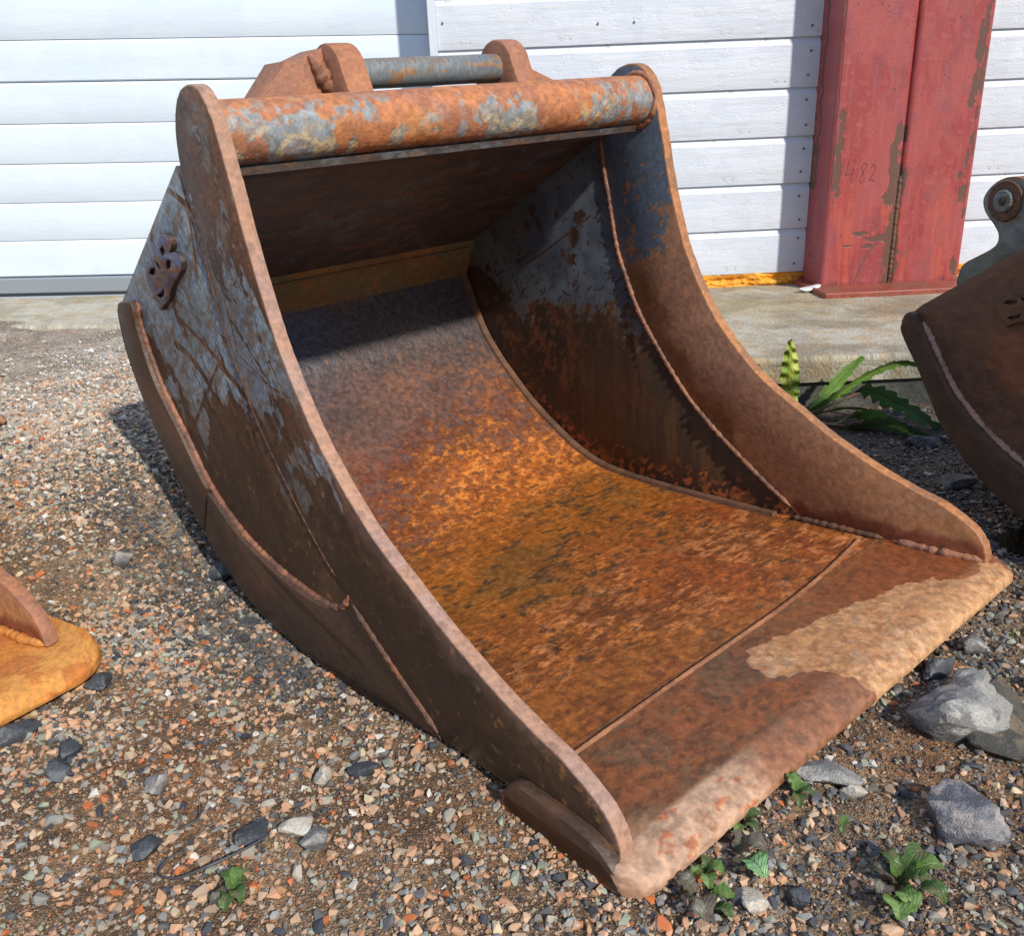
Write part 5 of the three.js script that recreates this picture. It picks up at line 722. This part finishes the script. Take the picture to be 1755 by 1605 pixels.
{
  const t = thing('dandelion', 'dandelion with long jagged green leaves growing at the slab foot behind the bucket', 'plant'), b = V3(0.585, 0.0, -1.63); t.position.copy(b);
  const L = (pts, w, side, m, o) => part('leaf', leafGeo(pts.map((p) => V3(...p)), w, V3(...side), o), LEAF[m], t);
  L([[-0.03, 0.02, 0.0], [-0.038, 0.07, 0.004], [-0.043, 0.12, 0.008], [-0.047, 0.165, 0.012]], 0.019, [1, 0, 0.1], 'lime', { ruff: 0.28, fold: 0.25, seed: 3, teeth: 14, cut: 0.18, shape: (q) => Math.pow(Math.sin(Math.PI * Math.pow(q * 0.93 + 0.06, 0.9)), 0.7) });
  L([[0.0, 0.015, 0.0], [0.05, 0.05, 0.01], [0.105, 0.09, 0.014], [0.16, 0.112, 0.02], [0.205, 0.108, 0.026]], 0.03, [-0.3, 0.75, 0.6], 'green', { teeth: 10, cut: 0.8, back: 0.2, fold: 0.2, seed: 7, shape: (q) => 0.22 + 0.9 * Math.pow(q, 0.9) * Math.sin(Math.PI * Math.min(1, 0.42 + q * 0.58)) });
  L([[0.03, 0.01, 0.01], [0.09, 0.065, 0.03], [0.15, 0.045, 0.06], [0.215, 0.008, 0.1], [0.255, 0.004, 0.105]], 0.03, [0.3, 0.55, 0.7], 'dark', { teeth: 12, cut: 0.82, back: 0.25, fold: 0.15, seed: 11, shape: (q) => 0.12 + sm(0.22, 0.4, q) * Math.sin(Math.PI * Math.min(1, 0.3 + q * 0.7)) });
  L([[0.06, 0.0, 0.06], [0.11, 0.022, 0.11], [0.16, 0.01, 0.15], [0.2, 0.002, 0.17]], 0.026, [0.3, 0.5, 0.7], 'dark', { teeth: 9, cut: 0.82, back: 0.25, fold: 0.15, seed: 15, shape: (q) => 0.1 + Math.sin(Math.PI * Math.min(1, 0.2 + q * 0.8)) * 0.9 });
  L([[0.0, 0.005, 0.0], [0.06, 0.03, 0.03], [0.11, 0.03, 0.06], [0.15, 0.012, 0.07]], 0.007, [0, 0.6, 0.7], 'green', { teeth: 5, cut: 0.5, seed: 19 });
  L([[0.01, 0.01, 0.0], [0.045, 0.06, 0.0], [0.075, 0.1, 0.004], [0.095, 0.125, 0.012]], 0.016, [0.8, -0.3, 0.4], 'green', { teeth: 9, cut: 0.6, back: 0.2, fold: 0.2, seed: 23, shape: (q) => 0.2 + 0.8 * Math.sin(Math.PI * Math.min(1, 0.25 + q * 0.72)) });
  L([[0.03, 0.0, 0.04], [0.08, 0.03, 0.075], [0.12, 0.025, 0.12], [0.15, 0.006, 0.16]], 0.018, [0.4, 0.5, 0.7], 'green', { teeth: 8, cut: 0.75, back: 0.25, fold: 0.2, seed: 27 });
  for (const P of [[[0, 0.01, 0], [0.04, 0.03, 0.01], [0.09, 0.06, 0.028]], [[0, 0.005, 0.01], [0.03, 0.004, 0.05], [0.08, 0.01, 0.08]]]) part('stem', new THREE.TubeGeometry(new THREE.CatmullRomCurve3(P.map((p) => V3(...p))), 16, 0.0022, 6), stemM, t);
}
function weed(x, z, label, leaves, name = 'weed') {
  const t = thing(name, label, 'weed', 'small weeds in the gravel'); t.position.set(x, groundY(x, z) + 0.004, z); t.scale.setScalar(0.8);
  leaves.forEach(([turn, len, wid, m, lift = 0.5, o = {}], i) => { const c = Math.cos(turn), s = Math.sin(turn), h = len * lift; const off = o.at ?? [0, 0]; part('leaf', leafGeo([V3(off[0], 0, off[1]), V3(off[0] + c * len * 0.4, h * 0.9, off[1] + s * len * 0.4), V3(off[0] + c * len * 0.8, h * 0.95, off[1] + s * len * 0.8), V3(off[0] + c * len, h * 0.55, off[1] + s * len)], wid, V3(-s, 0, c), { fold: -0.3, ruff: 0.06, n: 24, seed: i + 3, lobes: 2.5, shape: (q) => Math.pow(Math.sin(Math.PI * clamp(q * 0.94 + 0.03)), 0.62) * (0.35 + 0.65 * sm(0.1, 0.4, q)), ...o }), LEAF[m], t); });
  return t;
}
weed(0.278, -0.494, 'largest leafy green weed in the lower right corner', [[-2.6, 0.026, 0.011, 'purple'], [-1.3, 0.026, 0.01, 'weed', 0.7], [-0.5, 0.034, 0.011, 'weed', 0.9], [-0.1, 0.044, 0.011, 'bright', 0.5], [0.5, 0.024, 0.009, 'weed', 0.8], [1.3, 0.028, 0.013, 'bright', 0.7, { at: [-0.012, 0.012] }], [1.7, 0.03, 0.014, 'bright', 0.6, { at: [-0.016, 0.016] }], [0.9, 0.028, 0.011, 'weed', 0.9, { at: [0.006, 0.014] }], [2.3, 0.022, 0.01, 'purple', 0.8, { at: [-0.014, 0.006] }], [-1.9, 0.026, 0.01, 'weed', 0.9]]);
weed(0.164, -0.527, 'shiny grey-green weed leaf curled up under the bucket lip', [[0.3, 0.028, 0.013, 'purple', 0.8], [1.1, 0.032, 0.015, 'dark', 0.5, { at: [0.002, 0.006] }], [-0.9, 0.022, 0.01, 'purple', 0.7]]);
weed(0.136, -0.514, 'small bright green weed sprouting at the near lip corner', [[0.4, 0.018, 0.008, 'bright', 0.8], [1.6, 0.022, 0.009, 'bright', 0.5], [-1.2, 0.016, 0.006, 'weed', 0.7], [2.7, 0.016, 0.006, 'bright', 0.7]]);
weed(0.124, -0.49, 'dark purple-green weed nearest the bottom edge below the lip corner', [[1.5, 0.032, 0.014, 'purple', 0.7], [0.2, 0.024, 0.01, 'bright', 0.4, { at: [0.012, -0.004] }], [-2.4, 0.022, 0.011, 'purple', 0.9], [0.9, 0.02, 0.008, 'weed', 0.4, { at: [0.016, 0.006] }]]);
weed(0.178, -0.56, 'thin green weed between the lip edge and the gravel', [[-0.2, 0.02, 0.007, 'weed', 0.6], [2.2, 0.022, 0.006, 'bright', 0.3], [1.0, 0.018, 0.006, 'weed', 0.5]]);
weed(0.231, -0.588, 'small green weed beside the flat grey stone', [[-1.8, 0.02, 0.008, 'bright', 0.9], [0.6, 0.016, 0.007, 'weed', 0.8], [1.8, 0.024, 0.008, 'weed', 0.5], [-0.3, 0.014, 0.005, 'bright', 0.9]]);
weed(0.257, -0.553, 'single tiny green leaf in the gravel above the largest weed', [[-0.9, 0.012, 0.005, 'bright', 0.8], [2.0, 0.009, 0.004, 'bright', 0.6]]);
weed(-0.231, -0.519, 'small green weed with glossy leaves in the foreground gravel on the left', [[-2.1, 0.022, 0.008, 'weed', 0.8], [-1.2, 0.02, 0.009, 'bright', 0.9], [0.9, 0.022, 0.009, 'weed', 0.7], [1.6, 0.026, 0.009, 'weed', 0.5], [2.4, 0.024, 0.009, 'purple', 0.4], [-0.6, 0.015, 0.006, 'weed', 0.9]]);
function tuft(x, z, label, n, h, seed) {
  const t = thing('grass_tuft', label, 'grass', 'grass tufts beside the right-hand bucket'), R = rng(seed); t.position.set(x, groundY(x, z), z);
  for (let i = 0; i < n; i++) { const a = R() * 6.28, l = h * (0.6 + R() * 0.6), r = R() * 0.022, ox = Math.cos(a * 3) * r, oz = Math.sin(a * 3) * r; part('blade', leafGeo([V3(ox, 0, oz), V3(ox + Math.cos(a) * l * 0.2, l * 0.6, oz + Math.sin(a) * l * 0.2), V3(ox + Math.cos(a) * l * 0.65, l * 0.85, oz + Math.sin(a) * l * 0.65)], 0.0014, V3(-Math.sin(a), 0, Math.cos(a)), { n: 8, fold: 0.3, shape: (q) => 1 - q * 0.9 }), LEAF[i % 3 ? 'weed' : 'bright'], t); }
}
tuft(0.714, -1.181, 'grass tuft in the dark soil nearest the bucket tip', 14, 0.035, 5); tuft(0.775, -1.16, 'grass tuft under the right-hand bucket at the frame edge', 18, 0.04, 6); tuft(0.7, -1.27, 'short grass sprig between the two buckets, farther back', 10, 0.028, 7); tuft(0.545, -0.81, 'tiny grass sprig in the gravel right of the lip', 9, 0.014, 8);

// ---------------------------------------------------------------- sticks and a bit of wire
const barkM = mat(genericRust([128, 96, 70], [104, 78, 58], [150, 116, 84], [70, 54, 44], 0.8), 0.001), wireM = new THREE.MeshStandardMaterial({ color: new THREE.Color().setRGB(0.05, 0.05, 0.055), roughness: 0.5 });
function twig(name, pts, r, m, label, cat) { const P = pts.map(([x, z, h]) => V3(x, groundY(x, z) + h, z)); return top(name, bead(P, r, 70 + pts.length, 0.004, 0.12), m, label, cat); }
twig('stick', [[-0.93, -1.42, 0.012], [-0.87, -1.405, 0.016], [-0.838, -1.392, 0.01]], 0.009, barkM, 'brown splinter of wood at the left edge on the gravel', 'stick');
twig('wire', [[-0.283, -0.562, 0.008], [-0.296, -0.548, 0.009], [-0.296, -0.538, 0.008], [-0.28, -0.533, 0.009], [-0.255, -0.54, 0.012], [-0.232, -0.556, 0.01], [-0.214, -0.574, 0.008]], 0.0011, wireM, 'black bent wire curling through the foreground gravel', 'wire');
twig('wire', [[-0.29, -0.62, 0.008], [-0.283, -0.605, 0.009], [-0.283, -0.594, 0.009], [-0.3, -0.583, 0.008]], 0.0009, wireM, 'short black piece of wire above the bent one', 'wire');

renderer.render(scene, camera);
